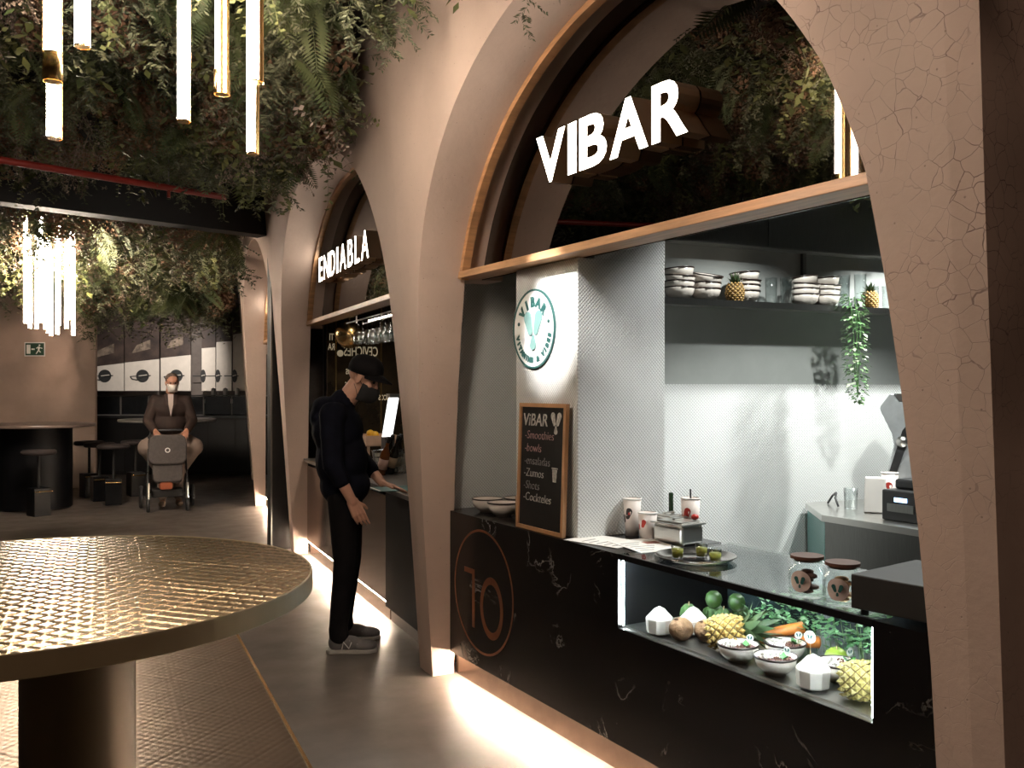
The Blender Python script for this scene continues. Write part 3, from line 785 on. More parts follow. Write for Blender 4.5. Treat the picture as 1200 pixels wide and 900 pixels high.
# ------------------------------------------------------------------ steel work counter and appliances
wc = thing('steel_work_counter', 'stainless steel kitchen counter with a chamfered corner and dark front', 'counter', (4.2, 3.0, 0))
poly = [(3.75, 3.31), (4.06, 3.70), (4.9, 3.62), (4.9, 1.6), (3.745, 1.6)]
W(MB().prism(poly[::-1], .865, .9), 'worktop', STEEL, wc, bevel=.003)
W(MB().bb((3.765, 1.6, .03), (3.785, 3.30, .865)), 'front_panel', STEEL_D, wc)
W(MB().prism([(3.765, 3.302), (4.065, 3.69), (4.09, 3.69), (3.79, 3.302)][::-1], .0, .865), 'end_panel', TEAL_TILE, wc)
printer = thing('receipt_printer', 'black receipt printer with small lit blue display on the steel counter', 'printer', (3.96, 2.93, .901))
MB().bb((-.09, -.14, .0), (.13, .11, .15)).build('body', BLACKP, printer, bevel=.008)
MB().bb((-.02, -.10, .15), (.10, .09, .20)).build('hood', BLACKP, printer, bevel=.012)
MB().bb((-.094, -.035, .095), (-.089, .035, .115)).build('display', emis('blue_display', (.35, .6, 1.0), 2.0), printer)
MB().bb((-.096, -.075, .045), (-.088, .075, .085)).build('control_strip', STEEL_D, printer, bevel=.002)
jui = thing('citrus_juicer', 'grey juicing machine with curved silver flank behind the receipt printer', 'juicer', (4.40, 3.36, .901))
prof = [(-.06, .0), (.20, .0), (.20, .62), (-.02, .62), (-.07, .55), (-.07, .53), (-.01, .40), (.0, .34), (-.03, .20), (-.06, .05)]
JM = frame((0, 0, 0), (.5, -.866, 0), (-.866, -.5, 0))
MB().prism(prof, -.10, .10, M=JM).build('flank', mat('silver_flank', (.45, .47, .48), .35, .5), jui, bevel=.006)
MB().prism([(-.075, 0), (-.055, 0), (-.02, .2), (.045, .42), (.075, .46), (.085, .40), (.02, .2), (.0, .0)], .10, .112, M=JM).build('side_band', BLACKP, jui)
MB().lathe([(0, 0), (.03, 0), (.03, .012), (0, .014)], 20, M=JM @ Matrix.Translation((.045, .36, .112))).build('knob', STEEL, jui)
MB().prism([(.0, .62), (.16, .62), (.16, .58), (.03, .58)], .1, .105, M=JM).build('feed_chute', STEEL, jui)
nb = thing('white_packet', 'white paper packet standing between printer and water glass', 'packet', (4.05, 3.22, .901))
MB().prism([(-.055, 0), (.055, 0), (.05, .185), (-.05, .185)], -.03, .03, M=frame((0, 0, 0), (.6, -.8, 0), (-.8, -.6, 0))).build('paper_body', PAPER, nb, bevel=.006)
nb2 = thing('printed_cup', 'white paper cup with red drop print behind the white packet', 'cup', (4.19, 3.24, .901))
g = dup(tum, (4.06, 3.385, .901), label='water glass on the steel counter beside a black cable', group='glass on the steel counter', scale=(1.1, 1.1, .75))
cbl = MB().tube([(4.13, 3.60, .905), (4.12, 3.56, .95), (4.08, 3.50, .975), (4.04, 3.47, .95), (4.04, 3.45, .907)], .006, 8).build('power_cable', BLACKP)
setp(cbl, 'short black cable looping up from the steel counter', 'cable')

# paper cups
REDP = mat('red_print', (.45, .03, .02), .5); BLKP = mat('black_print', (.02, .015, .015), .5); CUPM = mat('cup_card', (.74, .66, .62), .55, var=.03)
def make_cup(root, r0, r1, h, red_first, s=1.0, ang=PI*1.05):
    MB().lathe([(0, .004), (r0, .004), (r0, 0), (r0*1.02, 0), (r1, h), (r1*.96, h), (r0*.93, .01), (0, .01)], 28).build('cup_wall', CUPM, root)
    MB().lathe([(r1*.97, h-.004), (r1*1.05, h-.003), (r1*1.05, h+.003), (r1*.97, h+.003)], 28).build('rolled_rim', WHITE, root)
    def patch(pts, m, nm):
        # wrap an outline on the cone
        v = []; cz = sum(p[1] for p in pts)/len(pts); cx = sum(p[0] for p in pts)/len(pts)
        for x, z in pts+[(cx, cz)]:
            r = (r0+(r1-r0)*z/h)*1.012+.0005; a = ang+x/r; v.append((r*math.cos(a), r*math.sin(a), z))
        n = len(pts); MB().add(v, [(i, (i+1) % n, n) for i in range(n)]).build(nm, m, root)
    zc = h*.60; k = h*.30*s
    patch(drop(.010, zc, k*.30, k*.22, k*.55, -.35), REDP if red_first else BLKP, 'printed_drop')
    patch(drop(.014, zc+.002, k*.10, k*.10, k*.05, 0), REDP, 'printed_drop')
    patch(drop(-.016, zc-k*.45, k*.18, k*.14, k*.45, .25), BLKP if not red_first else REDP, 'printed_drop')
make_cup(nb2, .032, .042, .20, True)
c1 = thing('paper_cup', 'tall white paper cup with black and red drop print beside the tiled pillar', 'cup', (2.545, 3.325, .888)); make_cup(c1, .030, .041, .165, False)
c2 = thing('paper_cup', 'short white paper cup with red drop print before the tall cup', 'cup', (2.545, 3.215, .888)); make_cup(c2, .033, .042, .115, True)
c3 = thing('paper_cup', 'white paper cup with straw standing behind the steel pans', 'cup', (2.76, 3.18, .888)); make_cup(c3, .034, .043, .17, True)
MB().tube([(.005, 0, .02), (.0, .0, .21)], .004, 8).build('straw', BLACKP, c3)
bt = MB().lathe([(0, 0), (.011, 0), (.011, .18), (.009, .185), (0, .185)], 12).build('dark_green_bottle', mat('dark_green_glass', (.02, .045, .02), .15)); setp(bt, 'slim dark green bottle standing behind the steel pans', 'bottle'); bt.location = (2.74, 3.29, .888)
# gastronorm pans
def make_pan(label, loc, sx, sy, h, rz, lid=True, handle=False):
    root = thing('steel_pan', label, 'pan', loc, rz)
    MB().bb((-sx/2, -sy/2, 0), (sx/2, sy/2, h)).build('pan_body', STEEL, root, bevel=.018, seg=4)
    MB().bb((-sx/2-.008, -sy/2-.008, h-.004), (sx/2+.008, sy/2+.008, h+.004)).build('pan_rim', STEEL, root, bevel=.004)
    l = MB().bb((-sx/2+.012, -sy/2+.012, h+.004), (sx/2-.012, sy/2-.012, h+.012)).build('lid', STEEL, root, bevel=.006)
    MB().bb((-.03, -.008, h+.012), (.03, .008, h+.022)).build('lid_handle', STEEL, l, bevel=.004)
    return root
make_pan('lidded steel pan nearest the green shots tray', (2.60, 3.075, .888), .14, .17, .085, .12)
make_pan('lidded steel pan standing behind the short paper cup', (2.665, 3.215, .888), .10, .11, .09, .05)
st = MB().ball((0, 0, .012), (.018, .015, .013), 10, 8).build('strawberry', mat('strawberry_red', (.5, .03, .02), .35)); setp(st, 'red strawberry on the lid of the nearest steel pan', 'strawberry'); st.location = (2.655, 3.03, .9)
st.location.z = .986
# menus and papers lying on the counter
PRINT = mat('menu_print', (.12, .09, .08), .7); PHOTO = mat('menu_photo', (.32, .12, .09), .6, var=.4, vscale=40)
def make_menu(label, loc, rz, sx=.21, sy=.30, photo=True):
    root = thing('menu_sheet', label, 'menu', loc, rz)
    MB().bb((-sx/2, -sy/2, 0), (sx/2, sy/2, .0015)).build('sheet', PAPER, root)
    for i in range(5):
        w = sx*(.30+.12*((i*7) % 3)); y = -sy*.36+i*sy*.14
        MB().bb((-sx*.4, y, .0015), (-sx*.4+w, y+.006, .002)).build('print_line', PRINT, root)
    if photo: MB().bb((.02, .02, .0015), (sx*.42, sy*.25, .002)).build('print_photo', PHOTO, root)
make_menu('white menu sheet at the foot of the tiled pillar', (2.345, 3.25, .8885), .25, photo=False)
make_menu('white menu sheet lying between the cups and the display case', (2.42, 3.07, .8905), -.15)
# tray with shots
tray = thing('round_steel_tray', 'round dark steel tray with three green shots on the display case', 'tray', (2.40, 2.735, .8885))
MB().lathe([(0, .002), (.128, .002), (.150, .018), (.156, .018), (.156, .015), (.133, 0), (0, 0)], 48).build('dish', mat('tray_steel', (.34, .31, .29), .12, 1, var=.05), tray)
JUICE = mat('green_juice', (.33, .34, .05), .4, var=.1)
def make_shot(label, loc):
    root = thing('shot_glass', label, 'glass', loc, 0, 'green shots on the round tray')
    MB().lathe([(0, 0), (.021, 0), (.025, .055), (.0235, .055), (.0195, .005), (0, .005)], 20).build('glass_wall', TUMBLER, root)
    MB().lathe([(0, .0055), (.0195, .0055), (.0225, .038), (0, .038)], 20).build('juice', JUICE, root)
make_shot('shot glass of green juice on the tray, nearest the menu sheets', (2.335, 2.765, .8925)); make_shot('shot glass of green juice at the back of the tray', (2.43, 2.735, .8925)); make_shot('shot glass of green juice on the tray, nearest the cookie jars', (2.40, 2.625, .8925))
# cookie jars
JARW = mat('walnut_lid', (.10, .045, .03), .4, var=.2); LABELM = mat('jar_label', (.66, .55, .52), .6, var=.03)
def make_jar(label, loc, fill, rz, h=.13):
    root = thing('cookie_jar', label, 'jar', loc, rz, 'glass cookie jars on the display case')
    MB().lathe([(0, 0), (.050, 0), (.058, .008), (.058, h*.68), (.044, h*.80), (.044, h*.92), (.041, h*.92), (.041, h*.79), (.054, h*.66), (.054, .010), (0, .006)], 28).build('jar_glass', GLASS, root)
    MB().lathe([(0, h*.86), (.040, h*.86), (.040, h*.925), (.052, h*.925), (.052, h*1.0), (0, h*1.0)], 28, smooth=False).build('lid', JARW, root)
    mb = MB()
    for i in range(9):
        a = i*2.4; r = .028*math.sqrt((i % 5)/5); mb.ball((r*math.cos(a), r*math.sin(a), .016+.008*i*.9), (.022, .022, .008), 8, 5)
    mb.build('cookies', fill, root)
    LM = frame((-.0585, 0, h*.42), (0, -1, 0), (-1, 0, 0))
    v = []; n = 24; R = .034
    for k in range(n):
        x = R*math.cos(2*PI*k/n); y = R*math.sin(2*PI*k/n); a = PI+x/.0588; v.append((.0590*math.cos(a), .0590*math.sin(a), h*.42+y))
    v.append((-.0592, 0, h*.42)); lb = MB().add(v, [(k, (k+1) % n, n) for k in range(n)]).build('label', LABELM, root)
    for dx, ang in ((-.009, .35), (.009, -.35)):
        MB().prism(drop(dx, .003, .006, .0045, .014, ang), .0006, .0014, M=LM).build('label_drop', TEALD, lb)
    MB().prism(drop(0, -.014, .003, .004, .005, 0), .0006, .0014, M=LM).build('label_drop', TEALD, lb)
    return root
make_jar('wooden-lidded glass jar of dark cookies with round pale label', (2.285, 2.075, .8885), mat('dark_cookie', (.10, .045, .035), .7), .35)
make_jar('wooden-lidded glass jar of light cookies beside the black cash drawer', (2.29, 1.94, .8885), mat('light_cookie', (.40, .23, .12), .7), .45)
# cash drawer, card terminal, price stand
cd = thing('cash_drawer', 'black metal cash drawer on the counter end beside the cracked pillar', 'cash drawer', (2.40, 1.70, .888), math.radians(8))
MB().bb((-.165, -.15, .018), (.20, .17, .118)).build('drawer_body', BLACKM, cd, bevel=.004)
for x in (-.14, .17):
    for y in (-.13, .14): MB().lathe([(0, 0), (.012, 0), (.012, .018), (0, .018)], 10, c=(x, y, 0)).build('foot', BLACKP, cd)
pt = thing('price_card_stand', 'pale price card standing behind the cash drawer', 'card', (2.73, 1.83, .888), 0)
PM = frame((0, 0, 0), (.55, -.835, 0), (-.835, -.55, 0))
MB().prism([(-.09, 0), (.09, 0), (.09, .16), (-.09, .16)], 0, .006, M=PM).build('card', mat('pink_card', (.55, .42, .38), .6), pt)
for x in (-.04, .0): MB().prism([(x-.004, .09), (x+.004, .09), (x+.004, .125), (x-.004, .125)], .006, .0068, M=PM).build('print_mark', PRINT, pt)
ct = thing('card_terminal', 'black card payment terminal resting on the cash drawer', 'terminal', (2.47, 1.61, 1.0065), .3)
MB().bb((-.04, -.07, 0), (.04, .07, .03)).build('terminal_body', BLACKP, ct, bevel=.008)
MB().bb((-.03, -.01, .03), (.03, .055, .034)).build('screen', BLACK, ct)
mb = MB()
for i in range(3):
    for j in range(3): mb.bb((-.026+i*.019, -.06+j*.015, .03), (-.012+i*.019, -.050+j*.015, .033))
mb.build('keypad', STEEL_D, ct)

# hanging plant over the shelf
LEAFV = mat('variegated_leaf', (.05, .16, .05), .45, var=.5, vscale=30, c2=(.20, .34, .14)); LEAFW = mat('pale_leaf', (.50, .58, .42), .5)
hp = thing('hanging_plant', 'variegated trailing plant hanging from the steel shelf', 'plant', KP(1.04, .275, 2.0))
PT = mat('plant_pot', (.30, .30, .29), .5)
mbs = [MB(), MB()]
for i in range(420):
    t = rnd.random(); z = .07-.60*t**1.05; rad = (.055 if t < .8 else .055*(1-t)/.2+.012)*(.6+.6*rnd.random()); a = rnd.random()*2*PI
    drift = .03*t
    c = Vector((drift+rad*math.cos(a), -.02+rad*math.sin(a)*.8, z)); 
    d = Vector((math.cos(a), math.sin(a), -.9+rnd.random()*.9)).normalized(); sd = d.cross(Vector((0, 0, 1))).normalized(); up = sd.cross(d); ln = .022+.016*rnd.random(); w = ln*.36
    mbs[0 if rnd.random() < .8 else 1].add([c, c+d*ln*.5+sd*w+up*.003, c+d*ln, c+d*ln*.5-sd*w+up*.003], [(0, 1, 2, 3)], False)
mbs[0].build('foliage', LEAFV, hp); mbs[1].build('pale_foliage', LEAFW, hp)
for k in range(4):
    a = k*1.6; MB().tube([(.02*math.cos(a), .02*math.sin(a), .05), (.03*math.cos(a)+.01, -.03, -.1), (.02*math.cos(a)+.02, -.02, -.3), (.03, -.02, -.5)], .0025, 5).build('stem', LEAFV, hp)

# ------------------------------------------------------------------ contents of the display case
ZT = .6005
COCO = mat('carved_coconut', (.72, .66, .60), .55, var=.06, vscale=12, bump=.1, bscale=60)
COCOB = mat('brown_coconut', (.22, .12, .06), .75, var=.35, vscale=25, bump=.5, bscale=90)
PICKM = mat('pick_wood', (.5, .35, .2), .6)
def make_pick(root, base, h=.07, r=.017):
    MB().tube([base, (base[0], base[1], base[2]+h)], .0012, 5).build('pick_stick', PICKM, root)
    PM_ = frame((base[0]-.0015, base[1], base[2]+h+r*.6), (0, -1, 0), (-1, 0, 0))
    d = MB().lathe([(0, 0), (r, 0), (r, .0015), (0, .0015)], 20, M=PM_, smooth=False).build('pick_disc', WHITE, root)
    for dx, an in ((-.0045, .35), (.0045, -.35)): MB().prism(drop(dx, .001, .003, .0022, .007, an), .0015, .002, M=PM_).build('pick_drop', TEALD, d)
def make_white_coconut(label, loc, s=1.0, rz=0, pick=False):
    root = thing('carved_white_coconut', label, 'coconut', loc, rz, 'carved white coconuts in the display case'); root.scale = (s,)*3
    n = 9; mb = MB()
    ring = lambda r, z: [(r*math.cos(2*PI*k/n), r*math.sin(2*PI*k/n), z) for k in range(n)]
    v = ring(.030, 0)+ring(.050, .008)+ring(.054, .062)+ring(.020, .098)+[(0, 0, .108), (0, 0, 0)]
    f = [(i*n+k, i*n+(k+1) % n, (i+1)*n+(k+1) % n, (i+1)*n+k) for i in range(3) for k in range(n)]+[(3*n+k, 3*n+(k+1) % n, 4*n) for k in range(n)]+[((k+1) % n, k, 4*n+1) for k in range(n)]
    mb.add(v, f); mb.build('shell', COCO, root, bevel=.004)
    if pick: make_pick(root, (0, .01, .10), .045, .020)
make_white_coconut('carved white coconut at the pillar end of the display case', (2.275, 2.80, ZT), 1.0, .3)
make_white_coconut('carved white coconut behind the brown coconuts', (2.385, 2.73, ZT), 1.0, 1.1)
make_white_coconut('large carved white coconut with logo pick between bowls and pineapple', (2.285, 2.05, ZT), 1.02, .2, True)
def make_brown(label, loc, r):
    o = MB().ball((0, 0, r*.93), (r, r*.96, r*.95), 24, 16).build('brown_coconut', COCOB); setp(o, label, 'coconut', 'brown coconuts in the display case'); o.location = loc
    MB().lathe([(0, .0), (r*.22, .0), (r*.16, r*.08), (0, r*.1)], 10, M=Matrix.Translation((-r*.5, 0, r*1.75))).build('eye_patch', mat('coconut_eye', (.10, .05, .03), .8), o)
make_brown('brown coconut nearest the glass', (2.285, 2.685, ZT), .047); make_brown('brown coconut tucked behind the nearer brown one', (2.36, 2.635, ZT), .043)
GP = mat('ripe_pineapple', (.28, .16, .035), .5, var=.5, vscale=40, c2=(.46, .32, .09))
GP2 = mat('green_gold_pineapple', (.20, .16, .04), .5, var=.5, vscale=40, c2=(.38, .31, .10))
make_pineapple('pineapple', 'large pineapple lying beside the brown coconuts, crown to the back', (2.285, 2.545, ZT+.058), .060, .135, .15, rot=(0, math.radians(80), math.radians(-42)), material=GP)
make_pineapple('pineapple', 'large pineapple lying at the pillar end behind the glass edge', (2.285, 1.945, ZT+.056), .058, .14, .12, rot=(0, math.radians(84), math.radians(-58)), material=GP2)
ACAI = mat('acai', (.14, .055, .06), .6, var=.4, vscale=60); FLAKE = mat('coconut_flakes', (.76, .72, .66), .7); MINT = mat('mint_leaf', (.05, .20, .04), .45, var=.3)
def make_fruit_bowl(label, loc, rz):
    b = make_bowl(.072, .062, 'fruit_bowl', label, 'filled bowls in the display case', loc); b.rotation_euler = (0, 0, rz)
    MB().lathe([(0, .052), (.050, .051), (.064, .048)], 24).build('filling', ACAI, b)
    mb = MB(); r2 = random.Random(int(loc[1]*1000))
    for i in range(70):
        a = -.3+r2.random()*3.0; r = .052*math.sqrt(r2.random()); c = Vector((r*math.cos(a), r*math.sin(a)-.0, .053+r2.random()*.007)); q = Euler((r2.random()*1.2, r2.random()*1.2, r2.random()*6)).to_matrix(); s = .009
        mb.add([c+q @ Vector(p) for p in ((-s, -s*.4, 0), (s, -s*.4, 0), (s, s*.4, 0), (-s, s*.4, 0))], [(0, 1, 2, 3)])
    mb.build('coconut_flakes', FLAKE, b)
    mb = MB()
    for i in range(40):
        a = 3.2+r2.random()*2.4; r = .05*math.sqrt(r2.random()); mb.ball((r*math.cos(a), r*math.sin(a), .054+r2.random()*.004), .0038, 5, 4)
    mb.build('granola', mat('granola', (.16, .07, .05), .8), b)
    mb = MB()
    for k in range(3):
        a = k*2.0+.5; d = Vector((math.cos(a)*.7, math.sin(a)*.7, .6)).normalized(); sd = Vector((-math.sin(a), math.cos(a), 0)); c = Vector((-.01, -.035, .056)); ln = .032
        mb.add([c, c+d*ln*.5+sd*.012, c+d*ln, c+d*ln*.5-sd*.012], [(0, 1, 2, 3)], True)
    mb.build('mint_leaf', MINT, b)
    make_pick(b, (.0, -.045, .05), .03, .013)
make_fruit_bowl('filled bowl with coconut flakes and mint in front of the first pineapple', (2.285, 2.385, ZT), .4)
make_fruit_bowl('filled bowl with coconut flakes touching the large carved coconut', (2.29, 2.215, ZT), .2)
make_fruit_bowl('filled bowl behind the others below the carrots', (2.44, 2.315, ZT), .9)
make_fruit_bowl('filled bowl with mint between carved coconut and last pineapple', (2.415, 2.06, ZT), 1.5)
CARROT = mat('carrot', (.62, .20, .04), .45, var=.15, vscale=20, bump=.2, bscale=40)
for lab, a, b in (('thick carrot lying above the bowls, tip towards the first pineapple', (2.405, 2.47, ZT+.045), (2.56, 2.335, ZT+.095)), ('slimmer carrot half hidden under the thick carrot', (2.44, 2.47, ZT+.03), (2.58, 2.28, ZT+.05))):
    a, b = Vector(a), Vector(b); k = (a+b)/2
    o = MB().tube([a-k, (a-k)*.8, (a-k)*.2, (b-k)*.6, (b-k)*.95, b-k], [.003, .010, .017, .021, .021, .010], 14).build('carrot', CARROT); setp(o, lab, 'carrot', 'carrots in the display case'); o.location = k
GA = mat('green_apple', (.30, .42, .06), .3, var=.25, vscale=8); AV = mat('avocado_skin', (.05, .11, .03), .5, var=.5, vscale=30, bump=.4, bscale=120); LIME = mat('lime', (.035, .085, .018), .4, var=.35, vscale=25)
def fruit(name, label, cat, loc, r, m, group=None, stem=True, rot=(0, 0, 0)):
    o = MB().lathe([(0, .1*r[2]), (r[0]*.35, 0), (r[0]*.8, .35*r[2]), (r[0], .95*r[2]), (r[0]*.85, 1.5*r[2]), (r[0]*.45, 1.85*r[2]), (0, 1.72*r[2])], 20, sc=(1, r[1]/r[0])).build(name, m)
    setp(o, label, cat, group); o.location = loc; o.rotation_euler = rot
    if stem: MB().tube([(0, 0, r[2]*1.7), (.002, 0, r[2]*2.1)], .0018, 6).build('stem', PICKM, o)
    return o
fruit('green_apple', 'green apple behind the mint-topped bowl', 'apple', (2.52, 2.16, ZT), (.040, .040, .036), GA)
fruit('green_apple', 'pale green apple near the last pineapple', 'apple', (2.50, 2.0, ZT), (.040, .040, .036), GA)
for i, (x, y, l) in enumerate(((2.46, 2.845, 'avocado at the dark side panel of the case'), (2.56, 2.80, 'avocado between lime and banana'), (2.53, 2.72, 'avocado nearest the dragon fruit'), (2.64, 2.74, 'avocado at the back pane of the case'))):
    fruit('avocado', l, 'avocado', (x, y, ZT), (.036, .036, .045), AV, 'avocados in the display case')
for i, (x, y, l) in enumerate(((2.51, 2.90, 'lime beside the dark side panel'), (2.60, 2.88, 'lime behind the avocados'))):
    fruit('lime', l, 'lime', (x, y, ZT), (.028, .028, .026), LIME, 'limes in the display case', False)
for i, (x, y, z, l) in enumerate(((2.52, 2.765, .09, 'green mango topping the avocado pile'), (2.58, 2.70, .085, 'green mango behind the topmost one'))):
    fruit('green_mango', l, 'mango', (x, y, ZT+z-.012), (.034, .034, .036), LIME, 'mangoes on the avocado pile', False)
# dragon fruit half
df = thing('dragon_fruit_half', 'halved pink dragon fruit with white flesh behind the brown coconuts', 'dragon fruit', (2.40, 2.635, ZT+.028)); df.rotation_euler = (0, math.radians(-60), .4)
MB().lathe([(0, -.03), (.02, -.026), (.034, -.012), (.038, .0)], 20).build('skin', mat('dragon_skin', (.60, .10, .14), .4), df)
MB().lathe([(.0, .001), (.034, .001), (.038, 0)], 20).build('flesh', mat('dragon_flesh', (.75, .70, .68), .4, var=.15, vscale=120), df)
# bananas
BAN = mat('banana', (.62, .45, .06), .4, var=.15)
for i, (x, y, l) in enumerate(((2.50, 2.62, 'banana lying in front of the avocados'), (2.55, 2.59, 'banana lying behind the nearer banana'))):
    o = MB().tube([(-.07, 0, .018), (-.05, .004, .02), (-.02, .012, .03), (.02, .012, .034), (.05, .004, .028), (.075, -.006, .02)], [.004, .013, .017, .017, .013, .004], 12).build('banana', BAN)
    setp(o, l, 'banana', 'bananas in the display case'); o.location = (x, y, ZT+.0); o.rotation_euler = (0, 0, -.9+.2*i)
# leafy greens at the back
gl = thing('leafy_greens', 'mass of small leafy green sprigs along the back of the display case', 'greens', (2.64, 2.2, ZT))
gl['kind'] = 'stuff'
mb = MB(); r3 = random.Random(5)
for i in range(950):
    x = (r3.random()-.5)*.26; y = (r3.random()-.5)*.80; zt = .21*math.exp(-((y-.1)/.42)**2)*(1-.9*abs(x)/.2*.4); z = .02+zt*r3.random()**.5
    if x < -.08 and z > .12: z *= .7
    a = r3.random()*2*PI; d = Vector((math.cos(a), math.sin(a), r3.random()*.9-.2)).normalized(); sd = d.cross(Vector((0, 0, 1))).normalized(); ln = .020+.018*r3.random(); c = Vector((x, y, z))
    mb.add([c, c+d*ln*.5+sd*ln*.33, c+d*ln, c+d*ln*.5-sd*ln*.33], [(0, 1, 2, 3)])
mb.build('leaves', mat('salad_leaf', (.03, .14, .04), .45, var=.5, vscale=20, c2=(.16, .36, .16)), gl)
mb = MB()
for i in range(60):
    x = (r3.random()-.5)*.2; y = (r3.random()-.5)*.7; mb.tube([(x, y, .0), (x+.02*(r3.random()-.5), y+.02, .12*math.exp(-(y/.4)**2))], .0016, 4)
mb.build('stalks', mat('salad_stalk', (.12, .22, .08), .5), gl)

# ------------------------------------------------------------------ second counter (bay 2)
B2 = BAYS[2]
def bbox(B, u0, u1, o0, o1, z0, z1, mb=None):
    mb = mb or MB(); q = [B.P(u0, o0, 0), B.P(u1, o0, 0), B.P(u1, o1, 0), B.P(u0, o1, 0)]
    return mb.prism([(p.x, p.y) for p in q][::-1], z0, z1)
c2_ = thing('mirror_bar_counter', 'second bar counter with smoked mirror front and black end block', 'counter', B2.P(2, -.4, 0))
W(bbox(B2, 1.16, 3.86, -.115, -.13, .127, .83), 'mirror_panel', SMOKEMIRROR, c2_)
W(bbox(B2, .10, 1.15, -.10, -.70, .10, .86), 'end_block', mat('black_block', (.004, .004, .004), .5, var=.2, spec=.08), c2_, bevel=.004)
W(bbox(B2, .10, 1.15, -.14, -.70, .0, .10), 'end_plinth', mat('dark_bronze_plinth', (.10, .07, .055), .35, .5), c2_)
W(bbox(B2, .10, 3.86, -.08, -.75, .865, .895), 'worktop', mat('grey_worktop', (.12, .11, .105), .3, var=.2), c2_, bevel=.003)
# interior behind it
struct(bbox(B2, 0, 4, -1.6, -1.65, 0, 3.3).build('wall_bar_rear', DARKW))
struct(MB().bb((2.74, 8.2, 0), (4.3, 8.25, 3.3)).build('wall_bar_end', BLACK))
struct(MB().bb((2.47, 4.72, 0), (4.3, 4.78, 3.3)).build('wall_bar_side', BLACKM))
struct(bbox(B2, 0, 4, -.36, -1.7, 2.9, 2.95).build('ceiling_bar', CEIL))
gp = thing('lettered_glass_panel', 'tall dark glass panel with reversed cream lettering behind the capped man', 'panel', (3.2, 8.1, .9))
W(MB().bb((2.735, 8.10, .0), (4.1, 8.115, 2.9)), 'dark_pane', mat('dark_gold_pane', (.05, .035, .02), .08, var=.9, vscale=3, c2=(.012, .010, .008), metal=.3), gp)
for x in (2.81, 3.25, 3.6): W(MB().bb((x, 8.088, .9), (x+.012, 8.1, 2.9)), 'brass_bar', BRASS, gp)
CREAM = mat('cream_letters', (.60, .50, .34), .6, emit=(.6, .5, .33), estr=.12)
def rev(txt, x, z, size, kx=.60):
    v, f = text_mb(txt, size, .002, .001, 'CENTER')
    Mx = frame((x, 8.097, z), (1, 0, 0), (0, -1, 0)) @ Matrix.Scale(-kx, 4, (1, 0, 0))
    W(MB().add(v, [q[::-1] for q in f], False, 0, Mx), 'lettering', CREAM, gp)
rev('CEVICHES', 3.06, 1.85, .125); rev('TACOS', 2.98, 1.68, .07); rev('NACHOS', 2.99, 1.56, .07); rev('TACOS', 3.30, 1.44, .07)
rev('TI', 2.775, 1.99, .085); rev('RA', 2.775, 1.90, .085)
W(MB().lathe([(0, 0), (.03, 0), (.03, .006), (0, .006)], 20, M=frame((2.855, 8.09, 1.87), (1, 0, 0), (0, -1, 0))), 'round_dot', CREAM, gp)
gb = thing('brass_globe_lamp', 'shiny brass globe lamp under the second oak beam', 'lamp', (2.86, 7.86, 2.03))
MB().ball((0, 0, 0), .125, 24, 16).build('globe', BRASS, gb)
MB().tube([(0, 0, .11), (0, 0, .86)], .006, 8).build('stem', BRASS, gb)
# wine glasses hung in a rack behind the beam
rack = thing('stemware_rack', 'steel rack for hanging glasses under the second oak beam', 'rack', B2.P(2.1, -.33, 2.08))
for o_ in (-.26, -.40):
    a, b = B2.P(1.0, o_, 2.1), B2.P(2.9, o_, 2.1); W(MB().tube([a, b], .006, 6), 'rail', STEEL, rack)
for u in (1.05, 2.85):
    W(MB().tube([B2.P(u, -.33, 2.1), B2.P(u, -.33, 2.92)], .006, 6), 'hanger', STEEL, rack)
wg = MB().lathe([(.032, 0), (.0305, 0), (.001, -.002), (.004, -.006), (.004, -.075), (.012, -.085), (.034, -.115), (.038, -.150), (.033, -.185), (.0315, -.185), (.036, -.150), (.032, -.117), (.008, -.087)], 16).build('hanging_wine_glass', TUMBLER)
k = 0
for i in range(10):
    for j, o_ in enumerate((-.28, -.38)):
        p = B2.P(1.25+i*.15, o_, 2.095); lab = 'upside-down wine glass in the %s row of the rack, number %s from the near pillar' % (('front', 'rear')[j], ['one', 'two', 'three', 'four', 'five', 'six', 'seven', 'eight', 'nine', 'ten', 'eleven', 'twelve'][i])
        if k == 0: wg.location = p; setp(wg, lab, 'glass', 'wine glasses hanging in the rack')
        else: dup(wg, p, label=lab)
        k += 1
rfill = thing('rack_fill_strip', 'thin warm added fill strip above the hanging wine glasses', 'lamp', B2.P(2.0, -.42, 2.2))  # added glowing strip that brightens the hanging glasses
W(bbox(B2, 1.0, 2.9, -.445, -.455, 2.12, 2.13), 'diffuser', emis('rack_fill_glow', (1, .86, .68), 14.0), rfill)
W(bbox(B2, 1.0, 2.9, -.44, -.46, 2.131, 2.145), 'housing', BLACKM, rfill)
# lamp that lights the second bar from its ceiling
lamp('bar_downlight_light', 'SPOT', (B2.P(2.0, -.5, 2.85)), 22, (1, .85, .66), B2.P(2.3, -.5, .9), .05, 110, .5)
